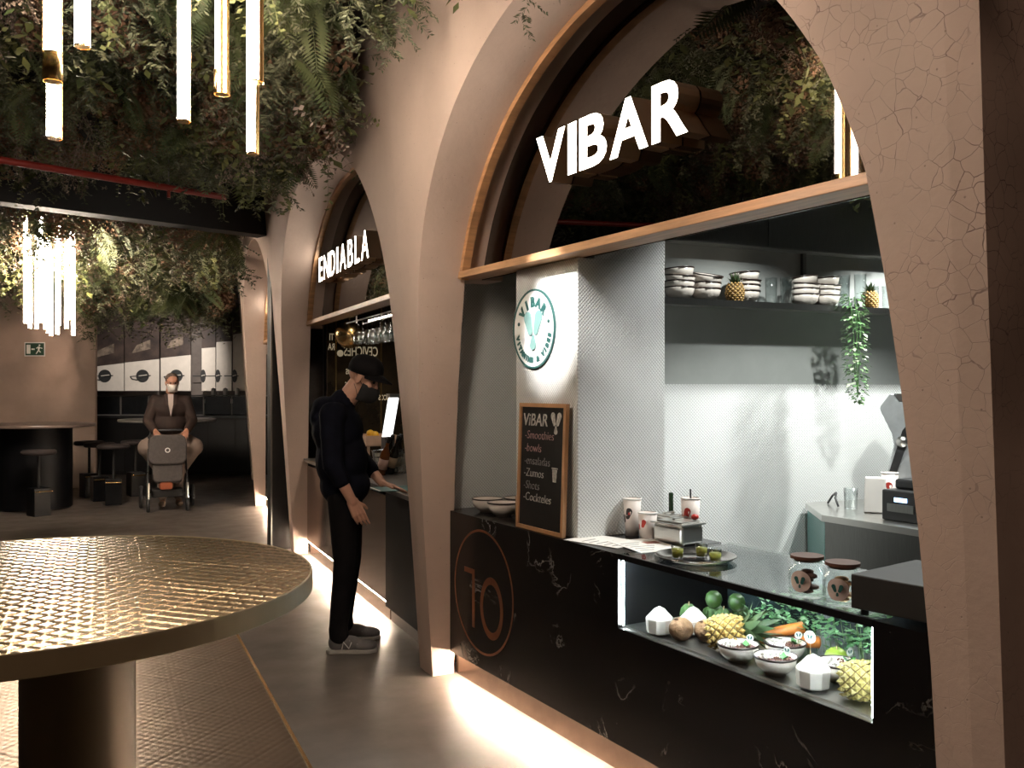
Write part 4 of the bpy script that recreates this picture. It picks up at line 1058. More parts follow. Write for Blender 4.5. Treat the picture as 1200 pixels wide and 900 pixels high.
# lemons in a crate
cr = thing('wooden_crate', 'shallow wooden crate of lemons on the second counter', 'crate', B2.P(3.05, -.55, .896), math.radians(-6))
CRW = mat('crate_wood', (.42, .27, .19), .6, var=.15)
MB().bb((-.14, -.20, .16), (.14, .20, .175)).build('crate_floor', CRW, cr)
for x in (-.14, .13): MB().bb((x, -.21, .17), (x+.012, .21, .25)).build('side_board', CRW, cr)
for y in (-.21, .198): MB().bb((-.13, y, .17), (.13, y+.012, .25)).build('end_board', CRW, cr)
for x in (-.12, .10):
    for y in (-.18, .16): MB().bb((x, y, 0), (x+.02, y+.02, .17)).build('crate_leg', CRW, cr)
LEM = mat('lemon', (.75, .42, .03), .4, var=.12, bump=.2, bscale=150)
le = MB().lathe([(0, -.043), (.006, -.040), (.02, -.030), (.032, -.008), (.032, .010), (.02, .030), (.006, .040), (0, .044)], 16).build('lemon', LEM)
k = 0
whats = ['nearest the man', 'at the front corner', 'in the middle of the bottom layer', 'at the wall side', 'topmost in the middle', 'topmost nearest the white slab']
for (dx, dy, dz) in ((-.06, .12, .208), (-.06, .02, .208), (.03, .08, .208), (-.05, -.10, .208), (-.03, .06, .258), (-.02, -.06, .25)):
    M_ = cr.matrix_basis @ Vector((dx, dy, dz)); l = 'yellow lemon in the crate, %s' % whats[k]
    if k == 0: le.location = M_; setp(le, l, 'lemon', 'lemons in the crate'); le.rotation_euler = (1.5, .3, .4)
    else: dup(le, M_, rot=(1.4+k*.2, .5*k, k), label=l)
    k += 1
# leaning white tap column
sl = thing('white_tap_column', 'slanted white illuminated tap column beside the lemons', 'tap', B2.P(2.45, -.5, .896), math.radians(-6))
TM = frame((0, 0, 0), (0, -1, 0), (-1, 0, 0))
MB().prism([(-.09, .25), (-.04, .25), (.15, .58), (.10, .58)], -.04, .04, M=TM).build('column', mat('white_column', (.8, .8, .78), .3, emit=(1, 1, .97), estr=.9), sl, bevel=.01)
MB().prism([(.07, .58), (.17, .58), (.17, .61), (.07, .61)], -.045, .045, M=TM).build('cap', STEEL, sl)
MB().bb((-.04, -.03, .0), (.04, .10, .26)).build('base_block', BLACKP, sl, bevel=.006)
# ice bucket with bottles
bk = thing('ice_bucket', 'clear bucket of ice on the second counter below the white tap', 'bucket', B2.P(2.08, -.42, .896))
MB().lathe([(0, 0), (.13, 0), (.16, .17), (.165, .175), (.155, .17), (.125, .008), (0, .008)], 28).build('bucket_wall', TUMBLER, bk)
mb = MB(); r4 = random.Random(3)
for i in range(60):
    a = r4.random()*6.3; r = .12*math.sqrt(r4.random()); s = .026
    mb.box((r*math.cos(a), r*math.sin(a), .03+.12*r4.random()), (s, s, s), r4.random()*1.5)
mb.build('ice', mat('ice', (.40, .36, .30), .15, spec=.8, var=.3, vscale=20), bk)
def make_bottle(label, loc, tilt, rz, m, lm):
    root = thing('bottle', label, 'bottle', loc, 0, 'bottles in the ice bucket'); root.rotation_euler = (0, tilt, rz)
    MB().lathe([(0, 0), (.034, 0), (.036, .006), (.036, .17), (.014, .225), (.013, .29), (.015, .292), (.015, .30), (0, .30)], 18).build('bottle_glass', m, root)
    MB().lathe([(.0365, .05), (.0368, .05), (.0368, .13), (.0365, .13)], 18).build('paper_label', lm, root)
    MB().lathe([(0, .301), (.0155, .301), (.0155, .26), (.0135, .255)], 14).build('foil_cap', BLACK, root)
DG = mat('dark_bottle', (.015, .012, .008), .1); AMB = mat('amber_bottle', (.16, .05, .015), .1)
for i, (du, do, ti, m, lab) in enumerate(((.03, .06, .35, DG, 'dark bottle leaning in the ice bucket, nearest the man'), (-.03, .0, .3, DG, 'dark bottle leaning in the middle of the ice bucket'), (-.09, .05, .35, DG, 'dark bottle at the back rim of the ice bucket'), (-.13, .13, .32, AMB, 'amber bottle with pale label leaning beside the pillar'))):
    make_bottle(lab, B2.P(2.08+du, -.42+do, .91 if i < 3 else .9), ti, math.radians(-70), m, mat('pink_label', (.55, .36, .30), .6) if i == 3 else mat('tan_label', (.4, .3, .2), .6))
tl = thing('teal_menu_folder', 'teal menu folder lying open on the second counter under the hand', 'menu', B2.P(.97, -.14, .896), math.radians(-6))
TEALF = mat('teal_folder', (.045, .135, .13), .5, var=.1)
MB().bb((-.17, -.13, 0), (.15, .13, .006)).build('cover', TEALF, tl, bevel=.001); MB().bb((-.165, -.125, .006), (-.155, .125, .008)).build('page_edge', PAPER, tl)

# ------------------------------------------------------------------ big round table
TC = (.082, 2.444); TR = .669
tb = thing('round_high_table', 'round bronze high table with diamond quilted metal top in the foreground', 'table', (TC[0], TC[1], 0))
q = quilted('quilted_top', lambda x, y: x*x+y*y < (TR-.006)**2, -TR, TR, -TR, TR, .0035, .052, .0042, 1.0945, BRONZE); q.parent = tb; q.rotation_euler = (0, 0, math.radians(-6))
MB().lathe([(TR-.006, 1.0985), (TR-.002, 1.100), (TR, 1.098), (TR, 1.056), (TR-.004, 1.053), (.0, 1.053)], 128, smooth=False).build('rim', BRONZE_E, tb)
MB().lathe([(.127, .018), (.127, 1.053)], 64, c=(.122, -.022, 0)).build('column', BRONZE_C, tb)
MB().lathe([(0, .0185), (.30, .0185), (.30, .024), (.127, .028)], 64, c=(.122, -.022, 0)).build('foot_plate', BRONZE_E, tb)
MB().lathe([(0, 1.035), (.012, 1.035), (.012, 1.053)], 12, c=(.30, -.28, 0)).build('bag_hook', STEEL_D, tb)

# ------------------------------------------------------------------ high tables at the back
def drum_table(label, loc, rt, rd, m_top, dx=0.0, pedestal=False):
    root = thing('high_table', label, 'table', (loc[0], loc[1], 0))
    MB().lathe([(0, 1.052), (rt-.01, 1.052), (rt, 1.06), (rt, 1.085), (rt-.006, 1.09), (0, 1.09)], 64).build('table_top', m_top, root)
    if pedestal:
        MB().lathe([(.05, .03), (.05, 1.052)], 24).build('pedestal', BLACKM, root); MB().lathe([(0, 0), (.30, 0), (.30, .02), (.05, .03)], 32).build('foot_plate', BLACKM, root)
    else:
        MB().lathe([(rd, .02), (rd, 1.052)], 48).build('drum', BLACK, root); MB().lathe([(0, 0), (rd-.02, 0), (rd-.02, .02), (rd, .02)], 48).build('plinth', STEEL_D, root)
drum_table('black drum-based high table in front of the plaster wall', (.62, 13.42), .72, .44, mat('dark_table_top', (.14, .10, .085), .3))
drum_table('grey-topped high table behind the man with the stroller', (2.45, 14.6), .70, .4, mat('grey_table_top', (.30, .27, .25), .35), pedestal=True)
STOOLF = mat('stool_fabric', (.024, .016, .016), .8, var=.2)
def make_stool(label, loc, rz, first=[None]):
    if first[0] is None:
        root = thing('bar_stool', label, 'stool', loc, rz, 'bar stools around the far high table')
        MB().lathe([(0, .74), (.15, .74), (.165, .755), (.165, .785), (.15, .80), (0, .805)], 28, sc=(1.25, 1)).build('seat', STOOLF, root)
        MB().tube([(0, 0, .33), (0, 0, .74)], .018, 12).build('post', BLACKM, root)
        MB().bb((-.10, -.10, .0), (.10, .10, .34)).build('block_foot', BLACK, root, bevel=.006)
        MB().tube([(-.10, -.12, .30), (.10, -.12, .30)], .008, 8).build('foot_rest', BRASS, root)
        first[0] = root; return root
    return dup(first[0], loc, rz, label)
make_stool('dark bar stool at the plaster wall edge, farthest from the stroller', (1.35, 14.40, 0), .3)
make_stool('dark bar stool in the middle of the three beside the wall edge', (1.43, 13.85, 0), .1)
make_stool('dark bar stool nearest the stroller', (1.545, 13.32, 0), -.1)
make_stool('dark bar stool standing in front of the drum table', (.62, 12.6, 0), .4)
make_stool('dark bar stool cut by the picture edge beside the drum table', (-.28, 13.75, 0), .2)
make_stool('dark bar stool at the grey-topped table', (1.95, 14.25, 0), .2)

# ------------------------------------------------------------------ tube pendants
def make_pendant(label, loc, top=3.55, d=.055, lit=1.0, group='tube pendant lamps of the near cluster', ang=0., brass_at_bottom=False, gap=.03, brass=True):
    """glowing tube with a brass half shell, hung from the ceiling; loc is the centre of the lower end"""
    r = d/2; L = top-loc[2]-.15
    root = thing('tube_pendant_lamp', label, 'lamp', loc, ang, group)
    zb = .006
    MB().lathe([(0, zb), (r*.86, zb), (r*.86, L), (0, L)], 18).build('glowing_tube', TUBEM, root)
    MB().lathe([(0, 0), (r*.92, 0), (r*.92, .006), (0, .006)], 18, smooth=False).build('end_cap', BRASS, root)
    if brass:
        v = []; n = 7; z0 = 0 if brass_at_bottom else .12
        for zz in (0.0, L):
            for k in range(n):
                a = -PI*.28+PI*.56*k/(n-1); v.append((r*1.03*math.cos(a), r*1.03*math.sin(a), zz))
        MB().add(v, [(k, k+1, n+k+1, n+k) for k in range(n-1)], True).build('brass_shell', BRASS, root)
    if brass_at_bottom:
        MB().lathe([(r*1.0, 0), (r*1.02, 0), (r*1.02, .085), (r*1.0, .085)], 18).build('brass_sleeve', BRASS, root)
    MB().lathe([(0, L), (r*1.05, L), (r*1.05, L+.06), (0, L+.06)], 16).build('top_sleeve', BRASS, root)
    MB().tube([(0, 0, L+.06), (0, 0, L+.15)], .003, 5).build('cord', BLACKM, root)
    return root
NEARP = [((.185, 3.011, 2.448), 'wide tube pendant with brass sleeve, in front at the outer end of the near cluster', 2.6, True),
         ((.229, 3.674, 2.442), 'lower tube pendant seen just below the wide brass-sleeved one', .6, False),
         ((.300, 3.437, 2.708), 'highest-hanging tube pendant beside the wide brass-sleeved one', 1.2, False),
         ((.574, 3.133, 2.417), 'plain white tube pendant in the middle of the near cluster', .2, False),
         ((.744, 3.347, 2.592), 'tube pendant with brass lower end next to the middle one', -1.6, True),
         ((.809, 3.143, 2.586), 'tube pendant with brass flank in front of the lowest one', -.5, False),
         ((.820, 3.222, 2.362), 'lowest-reaching tube pendant nearest the arcade wall', -.5, False)]
for i, (l, lab, a, s) in enumerate(NEARP): make_pendant(lab, l, ang=a, brass_at_bottom=s, d=.045 if i in (3, 6) else .055)
r5 = random.Random(4)
FC = (.665, 10.82)
adj = ['outermost', 'second', 'third', 'fourth', 'fifth', 'sixth', 'seventh', 'eighth', 'ninth', 'tenth', 'eleventh', 'twelfth', 'thirteenth']
xs = sorted([-.30, -.25, -.19, -.14, -.09, -.03, .02, .09, .13, .18, .21, .27])
for i, t in enumerate(xs):
    dep = r5.uniform(-.22, .22); zb = 2.09+r5.uniform(0, .16)+(.08 if abs(t) > .24 else 0)
    p = (FC[0]+WD.x*t+WN.x*dep, FC[1]+WD.y*t+WN.y*dep, zb)
    make_pendant('glowing tube pendant of the far cluster, %s from the outer wall' % adj[i], p, top=zb+1.05 + r5.uniform(0, .25), d=.042, group='tube pendant lamps of the far cluster', brass=False)

# ------------------------------------------------------------------ portal frame, pipe, lamps under the ceiling
pf = thing('black_portal_frame', 'black steel portal beam and post crossing the hall below the greenery', 'frame', (2.5, 8.87, 0))
a, b = Vector((-7.0, 6.545)), Vector((2.42, 8.9)); d = (b-a).normalized(); n_ = Vector((d.y, -d.x))
poly = [a, b, b-n_*.22, a-n_*.22]
W(MB().prism([(p.x, p.y) for p in poly], 3.03, 3.5), 'beam', BLACKM, pf)
W(MB().prism([((p+n_*.012).x, (p+n_*.012).y) for p in (a, b, b-n_*.01, a-n_*.01)], 3.025, 3.045), 'guide_rail', BLACKM, pf)
W(MB().bb((2.42, 8.80, 0), (2.75, 8.95, 3.5)), 'post', BLACKM, pf)
W(MB().bb((2.412, 8.79, 0), (2.425, 8.81, 3.03)), 'post_edge', STEEL_D, pf)
rp_ = thing('red_sprinkler_pipe', 'red sprinkler pipe running through the ceiling greenery', 'pipe', (.8, 6.9, 3.0))
RED = mat('red_pipe', (.20, .014, .009), .4, var=.1)
dr = Vector((1.35, .41, 0)).normalized()
MB().tube([tuple(-dr*6), tuple(dr*.85)], .024, 12).build('pipe', RED, rp_)
for t in (.4, -1.6, -3.6):
    MB().tube([tuple(dr*t), tuple(dr*t+Vector((0, 0, -.07)))], .012, 8).build('nozzle', RED, rp_)
    MB().tube([tuple(dr*t), tuple(dr*t+Vector((0, 0, .6)))], .006, 6).build('hanger', STEEL_D, rp_)
rq = thing('red_sprinkler_pipe', 'second red pipe deeper in the hall, seen in the dark mirror glass', 'pipe', (-1.6, 3.0, 2.95))
MB().tube([(0, -3, 0), (0, 3.5, 0)], .03, 12).build('pipe', RED, rq)
# light strips hanging in the dark half of the hall
for i, (p, lab) in enumerate((((-2.35, 7.35, 3.30), 'white linear lamp reflected at the lower edge of the dark mirror glass'), ((-2.2, 6.9, 3.42), 'short white linear lamp reflected beside the longer one'))):
    ll = thing('linear_lamp', lab, 'lamp', p); MB().bb((-.3, -.02, 0), (.3, .02, .03)).build('diffuser', emis('white_tube_%d' % i, (1, .97, .92), 3.0), ll); MB().bb((-.31, -.025, .03), (.31, .025, .06)).build('housing', BLACKM, ll)
    MB().tube([(0, 0, .06), (0, 0, .3)], .004, 5).build('cord', BLACKM, ll)
# cans and arms for the added fill spots, and for the logo spot
for i, (l, t, p, a) in enumerate(FILL_SPOTS+[(*LOGO_SPOT, 0, 0)]):
    d = (Vector(t)-Vector(l)).normalized()
    o = thing('fill_and_logo_spotlight', ['black added fill spotlight aimed at the cracked pillar', 'black added fill spotlight aimed at the exit wall', 'black added fill spotlight aimed at the picture panels', 'black added fill spotlight inside the far greenery', 'black added fill spotlight behind the viewer aimed at the pillar end', 'black added fill spotlight behind the viewer aimed at the bronze table', 'black ceiling spotlight aimed at the round logo'][i], 'lamp', l)
    q = Vector((0, 0, -1)).rotation_difference(d).to_matrix().to_4x4()
    MB().lathe([(.05, -.01), (.055, -.01), (.055, .12), (.0, .12)], 16, M=q).build('can', BLACKM, o); MB().tube([tuple(-d*.11), (0, 0, 3.62-l[2])], .012, 6).build('arm', BLACKM, o)
for i, (l, t, p) in enumerate(KITCHEN_LAMPS):
    o = thing('kitchen_downlight', ['kitchen downlight above the hanging plant', 'kitchen downlight above the tiled pillar', 'kitchen downlight above the display case'][i], 'lamp', l)
    MB().lathe([(.05, -.005), (.06, -.005), (.06, .13), (0, .13)], 18).build('can', BLACKM, o)

# ------------------------------------------------------------------ exit sign and far bar
ex = thing('exit_sign', 'small green running-man exit sign on the plaster wall', 'sign', tuple(wa+WD*(-.93)+WN*.01+Vector((0, 0, 2.155))))
EM = frame((0, 0, 0), WD, WN)
MB().prism([(-.16, -.11), (.16, -.11), (.16, .11), (-.16, .11)], 0, .008, M=EM).build('border', WHITE, ex)
MB().prism([(-.145, -.095), (.145, -.095), (.145, .095), (-.145, .095)], .008, .010, M=EM).build('field', mat('sign_green', (.02, .06, .035), .5), ex)
SW = mat('sign_white', (.8, .8, .75), .5)
MB().prism([(-.125, -.07), (-.065, -.07), (-.065, .07), (-.125, .07)], .010, .012, M=EM).build('door_symbol', SW, ex)
MB().prism([(-.05, -.01), (.0, -.01), (.0, -.022), (.0, .012), (-.05, .012)][::-1], .010, .012, M=EM).build('arrow', SW, ex)
mb = MB()
mb.lathe([(0, .010), (.014, .010), (.014, .012), (0, .012)], 12, M=EM @ Matrix.Translation((.075, .062, 0)))
for pl_ in ([(.05, .045), (.085, .035), (.075, -.01), (.05, -.01)], [(.05, -.01), (.07, -.01), (.10, -.045), (.085, -.055)], [(.055, -.01), (.04, -.03), (.015, -.07), (.03, -.075), (.07, -.02)], [(.08, .03), (.12, .02), (.12, .008), (.08, .018)], [(.055, .04), (.02, .02), (.025, .008), (.06, .025)]):
    mb.prism(pl_, .010, .012, M=EM)
mb.build('running_figure', SW, ex)

def DPT(px, py, z):
    u = (px-600)/1080; v = (455-py)/1080
    return Vector((z*(u*.866+.5), z*(-u*.5+.866), 1.55+z*v))
far = struct(MB().prism([(p.x, p.y) for p in (Vector((.8, 20.5, 0)), Vector((6.5, 17.2, 0)), Vector((6.6, 17.4, 0)), Vector((.9, 20.7, 0)))], 0, 3.5).build('wall_far_bar', mat('far_bar_wall', (.10, .08, .07), .7)))
IMG = mat('dark_print', (.022, .014, .012), .6, var=.6, vscale=4, c2=(.06, .038, .03)); PWH = mat('poster_white', (.55, .49, .43), .6, var=.06); LOGOB = mat('poster_black', (.02, .02, .02), .6)
def poster(label, x0, x1, slope0, slope1, narrow=False):
    """picture panel: dark print above, cream below, black roundel with ribbons"""
    z0 = 1.5; zt = 2.95; a = DPT(x0, 455, 18.0); b = DPT(x1, 455, 18.0); w = (b-a).length
    root = thing('picture_panel', label, 'picture', (a.x, a.y, z0), 0, 'picture panels above the far bar')
    Mx = frame((0, 0, 0), WD, WN)
    MB().prism([(0, 0), (w, 0), (w, slope1-z0), (0, slope0-z0)], 0, .03, M=Mx).build('cream_field', PWH, root)
    MB().prism([(0, slope0-z0), (w, slope1-z0), (w, zt-z0), (0, zt-z0)], 0, .03, M=Mx).build('dark_field', IMG, root)
    if not narrow:
        MB().prism([(w*.2, slope0-z0+.18), (w*.75, slope1-z0+.20), (w*.75, slope1-z0+.38), (w*.35, slope0-z0+.34)], .03, .034, M=Mx).build('pale_patch', mat('patch_print', (.16, .12, .09), .6, var=.5, vscale=9), root)
    cx, cz = (w*.52, .29) if not narrow else (w*.1, .29); r = .125; sx = 1 if not narrow else .42
    MB().lathe([(0, .03), (r, .03), (r, .036), (0, .036)], 28, M=Mx @ Matrix.Translation((cx, cz, 0)), sc=(sx, 1), smooth=False).build('roundel', LOGOB, root)
    mb = MB()
    if not narrow:
        mb.tube([(cx-.24, cz-.01, .034), (cx-.2, cz-.06, .034), (cx-.1, cz-.08, .034), (cx, cz-.02, .036), (cx+.16, cz+.01, .034)], .010, 6, M=Mx); mb.tube([(cx-.24, cz-.01, .034), (cx-.1, cz+.0, .034), (cx+.16, cz+.01, .034)], .008, 6, M=Mx)
    else: mb.tube([(cx-.2, cz, .034), (cx+.08, cz, .034)], .009, 6, M=Mx)
    mb.build('ribbon', LOGOB, root)
    MB().tube([(cx-.07*sx, cz+.0, .038), (cx+.09*sx, cz+.02, .038)], .010, 6, M=Mx).build('highlight_bar', PWH, root)
poster('picture panel at the plaster wall edge with black roundel', 100, 145.5, 1.5+.45, 1.5+.54)
poster('brightest picture panel above the man with the stroller', 147, 187, 1.5+.55, 1.5+.62)
poster('picture panel with black roundel just beyond the man', 189, 224, 1.5+.64, 1.5+.70)
poster('narrow pale panel with slim roundel, first after the grey column', 237, 253, 1.5+.83, 1.5+.85, True)
poster('narrow pale panel with slim roundel, middle one of three', 254, 272, 1.5+.95, 1.5+.97, True)
poster('narrow pale panel with slim roundel, nearest the arcade', 273.5, 292, 1.5+1.1, 1.5+1.15, True)
pc = DPT(230, 455, 18.3); struct(MB().box((pc.x, pc.y, 1.75), (.2, .2, 3.5), math.radians(-30)).build('wall_far_column', mat('grey_column', (.16, .135, .115), .7)))
fb = thing('dark_bar_counter', 'long unlit dark bar counter below the picture panels', 'counter', tuple(DPT(200, 455, 16.6)-Vector((0, 0, 1.55))), math.radians(-30))
MB().bb((-1.9, -.05, 0), (2.2, .5, 1.02)).build('counter_body', BLACKM, fb); MB().bb((-1.95, -.1, 1.02), (2.25, .55, 1.06)).build('worktop', mat('dark_worktop', (.045, .05, .055), .3), fb)
for i in range(8): MB().bb((-1.8+i*.5, -.055, .06), (-1.32+i*.5, -.05, .98)).build('front_board', mat('dark_board_%d' % i, (.016, .016, .018), .45), fb)
rl = thing('glass_counter_rail', 'dark glass guard with thin posts on the far bar', 'rail', tuple(DPT(200, 455, 16.6)-Vector((0, 0, .49))), math.radians(-30))
for i in range(9): MB().tube([(-1.9+i*.5, 0, 0), (-1.9+i*.5, 0, .36)], .010, 6).build('post', STEEL_D, rl)
MB().tube([(-1.9, 0, .36), (2.1, 0, .36)], .012, 6).build('top_rail', STEEL_D, rl)
for i in range(8): MB().bb((-1.88+i*.5, -.004, .02), (-1.42+i*.5, .004, .34)).build('pane', mat('smoked_pane_%d' % i, (.03, .034, .04), .2), rl)
ma = thing('coffee_machine', 'steel machine standing at the arcade end of the far bar', 'machine', tuple(DPT(262, 455, 16.8)-Vector((0, 0, .49))), math.radians(-30))
MB().bb((-.32, -.1, 0), (.32, .3, .32)).build('body', BLACKM, ma, bevel=.02)
for x in (-.22, 0, .22): MB().lathe([(0, 0), (.04, 0), (.04, .16), (0, .18)], 12, c=(x, .1, .32)).build('canister', STEEL, ma)
MB().bb((-.3, -.16, .22), (.3, -.1, .30)).build('brew_head', STEEL, ma)

# ------------------------------------------------------------------ people
SKIN = mat('skin', (.50, .27, .19), .5, var=.08, vscale=14); SKIN2 = mat('skin_ruddy', (.42, .20, .13), .5, var=.08, vscale=14)
NAVY = mat('navy_cotton', (.0045, .005, .010), .9, spec=.12, var=.25, vscale=10, bump=.25, bscale=25); TROUS = mat('black_denim', (.006, .005, .006), .85, spec=.15, var=.25, bump=.2, bscale=30)
CAPM = mat('black_cap', (.007, .006, .007), .85, spec=.15, var=.2); MASKB = mat('black_mask', (.008, .008, .009), .7); MASKW = mat('white_mask', (.62, .58, .55), .7)
SHOEG = mat('grey_suede', (.13, .12, .12), .8, var=.2, bump=.2, bscale=60); SOLE = mat('shoe_sole', (.30, .28, .26), .6); LACE = mat('shoe_trim', (.42, .41, .40), .6)

def hand(mb, wrist, d, side, palm, curl, spread=.0, s=1.0, point=False):
    """palm and five fingers; d pointing direction, side towards the thumb, palm the palm normal"""
    wrist, d, side, palm = Vector(wrist), Vector(d).normalized(), Vector(side).normalized(), Vector(palm).normalized()
    for o in (-.030, -.010, .010, .030):
        mb.cap(wrist+side*o*.7*s, wrist+d*.082*s+side*o*s, .014*s, .0125*s, 10)
    for i, (o, ln, r) in enumerate(((.033, .068, .0083), (.0115, .077, .0086), (-.0105, .072, .0083), (-.0315, .056, .0074))):
        cu = curl*(1.0+.15*i); cu = .12 if (point and i == 0) else cu
        p = wrist+d*.086*s+side*o*s; dd = d+side*(o*spread*8); dd.normalize()
        for j, f in enumerate((.44, .32, .24)):
            a = cu*(j*.6+.45); v = (dd*math.cos(a)+palm*math.sin(a)).normalized(); q = p+v*ln*f*s*1.1; mb.cap(p, q, r*s*(1-.08*j), r*s*(.94-.08*j), 10); p = q
    p = wrist+d*.022*s+side*.026*s; v = (d*.72+side*.62+palm*.25).normalized(); q = p+v*.038*s; mb.cap(p, q, .0125*s, .0105*s, 10)
    v = (d*.9+side*.25+palm*.3).normalized(); mb.cap(q, q+v*.030*s, .0102*s, .0085*s, 10)

def head_prims(mb, M, s=1.0):
    """head in its own frame: x forwards, z up, origin at the centre of the skull"""
    def e(c, r, n=16, m=12): mb.ball((0, 0, 0), tuple(k*s for k in r), n, m, M=M @ Matrix.Translation(Vector(c)*s))
    e((-.012, 0, .03), (.100, .078, .090)); e((.022, 0, -.030), (.072, .062, .085)); e((.05, 0, -.085), (.034, .034, .030)); e((.02, .0, -.06), (.06, .056, .05))
    e((.070, 0, .028), (.022, .050, .014)); e((.088, 0, -.022), (.020, .013, .018)); e((.078, 0, .002), (.016, .010, .026))
    for y in (-1, 1):
        e((.060, y*.038, -.020), (.026, .024, .024)); e((-.004, y*.078, -.008), (.022, .010, .034), 10, 8); e((-.010, y*.083, -.004), (.014, .008, .026), 10, 8)
    e((.074, 0, -.062), (.014, .026, .009))

# man at the second counter
m1 = thing('person', 'man in black cap, black mask and navy hoodie standing at the second counter', 'person', (1.93, 5.29, 0), math.radians(-26))
HM = Matrix.Translation((.085, -.01, 1.615)) @ Matrix.Rotation(math.radians(-16), 4, 'Z') @ Matrix.Rotation(math.radians(28), 4, 'Y')
b = MB(); head_prims(b, HM)
b.cap((-.045, 0, 1.45), (.05, 0, 1.58), .062, .058)
b.cap((-.075, 0, 1.40), (-.05, 0, 1.02), .10, .11); b.cap((-.03, -.06, .95), (-.03, .06, .95), .10, .10)
shR, elR, wrR = (-.09, -.185, 1.40), (-.075, -.235, 1.11), (.035, -.215, .895)
shL, elL, wrL = (-.06, .185, 1.40), (.02, .26, 1.13), (.18, .15, .965)
for a_, e_, w_ in ((shR, elR, wrR), (shL, elL, wrL)): b.cap(a_, e_, .045, .040); b.cap(e_, w_, .042, .028)
hand(b, wrR, (.42, .05, -.90), (.85, .25, .40), (.05, .98, -.1), .45, point=True)
hand(b, wrL, (.93, -.20, -.30), (.1, -.9, .2), (-.2, -.2, -.95), .12, .35)
for y in (-1, 1):
    b.cap((-.03, y*.09, .92), (-.02, y*.115, .50), .075, .052); b.cap((-.02, y*.115, .50), (-.055, y*.135, .09), .052, .036); b.cap((-.055, y*.135, .06), (.10, y*.14, .045), .034, .028)
blob('body', b, SKIN, m1, .0045, 2)
# hoodie
h = MB()
h.ball((-.075, 0, 1.30), (.155, .20, .16), 20, 14); h.ball((-.05, 0, 1.12), (.158, .185, .20), 20, 14); h.ball((-.03, 0, .97), (.152, .18, .13), 20, 14); h.cap((-.075, -.17, 1.395), (-.065, .17, 1.395), .075, .075)
h.cap((-.075, 0, 1.40), (-.045, 0, 1.47), .11, .078)
h.ball((-.150, 0, 1.445), (.075, .125, .058), 16, 10); h.ball((-.185, 0, 1.375), (.058, .11, .07), 16, 10)
for a_, e_, w_, k in ((shR, elR, wrR, .42), (shL, elL, wrL, .55)):
    h.cap(a_, e_, .072, .062); ee = Vector(e_); ww = Vector(w_); h.cap(ee, ee+(ww-ee)*k, .060, .052)
blob('hoodie', h, NAVY, m1, .010, 5)
t = MB(); t.ball((-.03, 0, .93), (.128, .165, .10), 20, 12)
for y in (-1, 1):
    t.cap((-.03, y*.085, .90), (-.015, y*.112, .52), .098, .074); t.cap((-.015, y*.112, .52), (-.055, y*.135, .14), .074, .056)
    t.cap((-.055, y*.135, .14), (-.05, y*.135, .10), .058, .060)
blob('trousers', t, TROUS, m1, .010, 4)
for y, nm in ((-1, 'shoe'), (1, 'shoe')):
    s_ = MB(); s_.ball((-.06, y*.138, .062), (.055, .040, .055), 16, 10); s_.ball((.01, y*.140, .055), (.085, .040, .045), 16, 10); s_.ball((.10, y*.143, .042), (.072, .044, .036), 16, 10); s_.cap((-.06, y*.137, .08), (-.06, y*.137, .105), .044, .046)
    so = blob('shoe', s_, SHOEG, m1, .006, 3)
    pts = [(-.125, -.02), (-.10, -.042), (-.02, -.040), (.06, -.047), (.13, -.043), (.172, -.015), (.172, .015), (.13, .043), (.06, .047), (-.02, .040), (-.10, .042), (-.125, .02)]
    MB().prism([(x, yy+y*.141) for x, yy in pts], .001, .024).build('sole', SOLE, so, bevel=.006)
    for k in range(4): MB().tube([(.015+.022*k, y*.141-.032, .075-.010*k), (.02+.022*k, y*.141, .096-.011*k), (.015+.022*k, y*.141+.032, .075-.010*k)], .0035, 6).build('lace', LACE, so)
    sd = -1 if y < 0 else 1
    MB().tube([(-.03, y*.141+sd*.0415, .030), (-.02, y*.141+sd*.0405, .072), (.012, y*.141+sd*.043, .034), (.026, y*.141+sd*.0405, .070)], .004, 6).build('side_mark', LACE, so)
# cap
cp = MB(); cp.lathe([(.104, -.018), (.106, .02), (.098, .055), (.075, .083), (.04, .098), (0, .102)], 28, sc=(1.03, .83), M=HM @ Matrix.Translation((-.010, 0, .036)) @ Matrix.Rotation(math.radians(-10), 4, 'Y'))
co = cp.build('cap', CAPM, m1); sol = co.modifiers.new('t', 'SOLIDIFY'); sol.thickness = .004
v = []; n = 13
for r_ in (0, 1):
    for k in range(n):
        a = -PI*.42+PI*.84*k/(n-1); ra = .098 if not r_ else .185-.035*abs(math.sin(a))**2; v.append((ra*math.cos(a), ra*math.sin(a)*(.80 if not r_ else .56), .012-(.03 if r_ else 0)-.018*math.sin(a)**2))
vm = MB().add(v, [(k, k+1, n+k+1, n+k) for k in range(n-1)], True, 0, HM @ Matrix.Translation((-.010, 0, .040)) @ Matrix.Rotation(math.radians(-6), 4, 'Y')).build('visor', CAPM, co); sol = vm.modifiers.new('t', 'SOLIDIFY'); sol.thickness = .004
MB().ball((0, 0, 0), .008, 8, 6, M=HM @ Matrix.Translation((-.012, 0, .135))).build('button', CAPM, co)
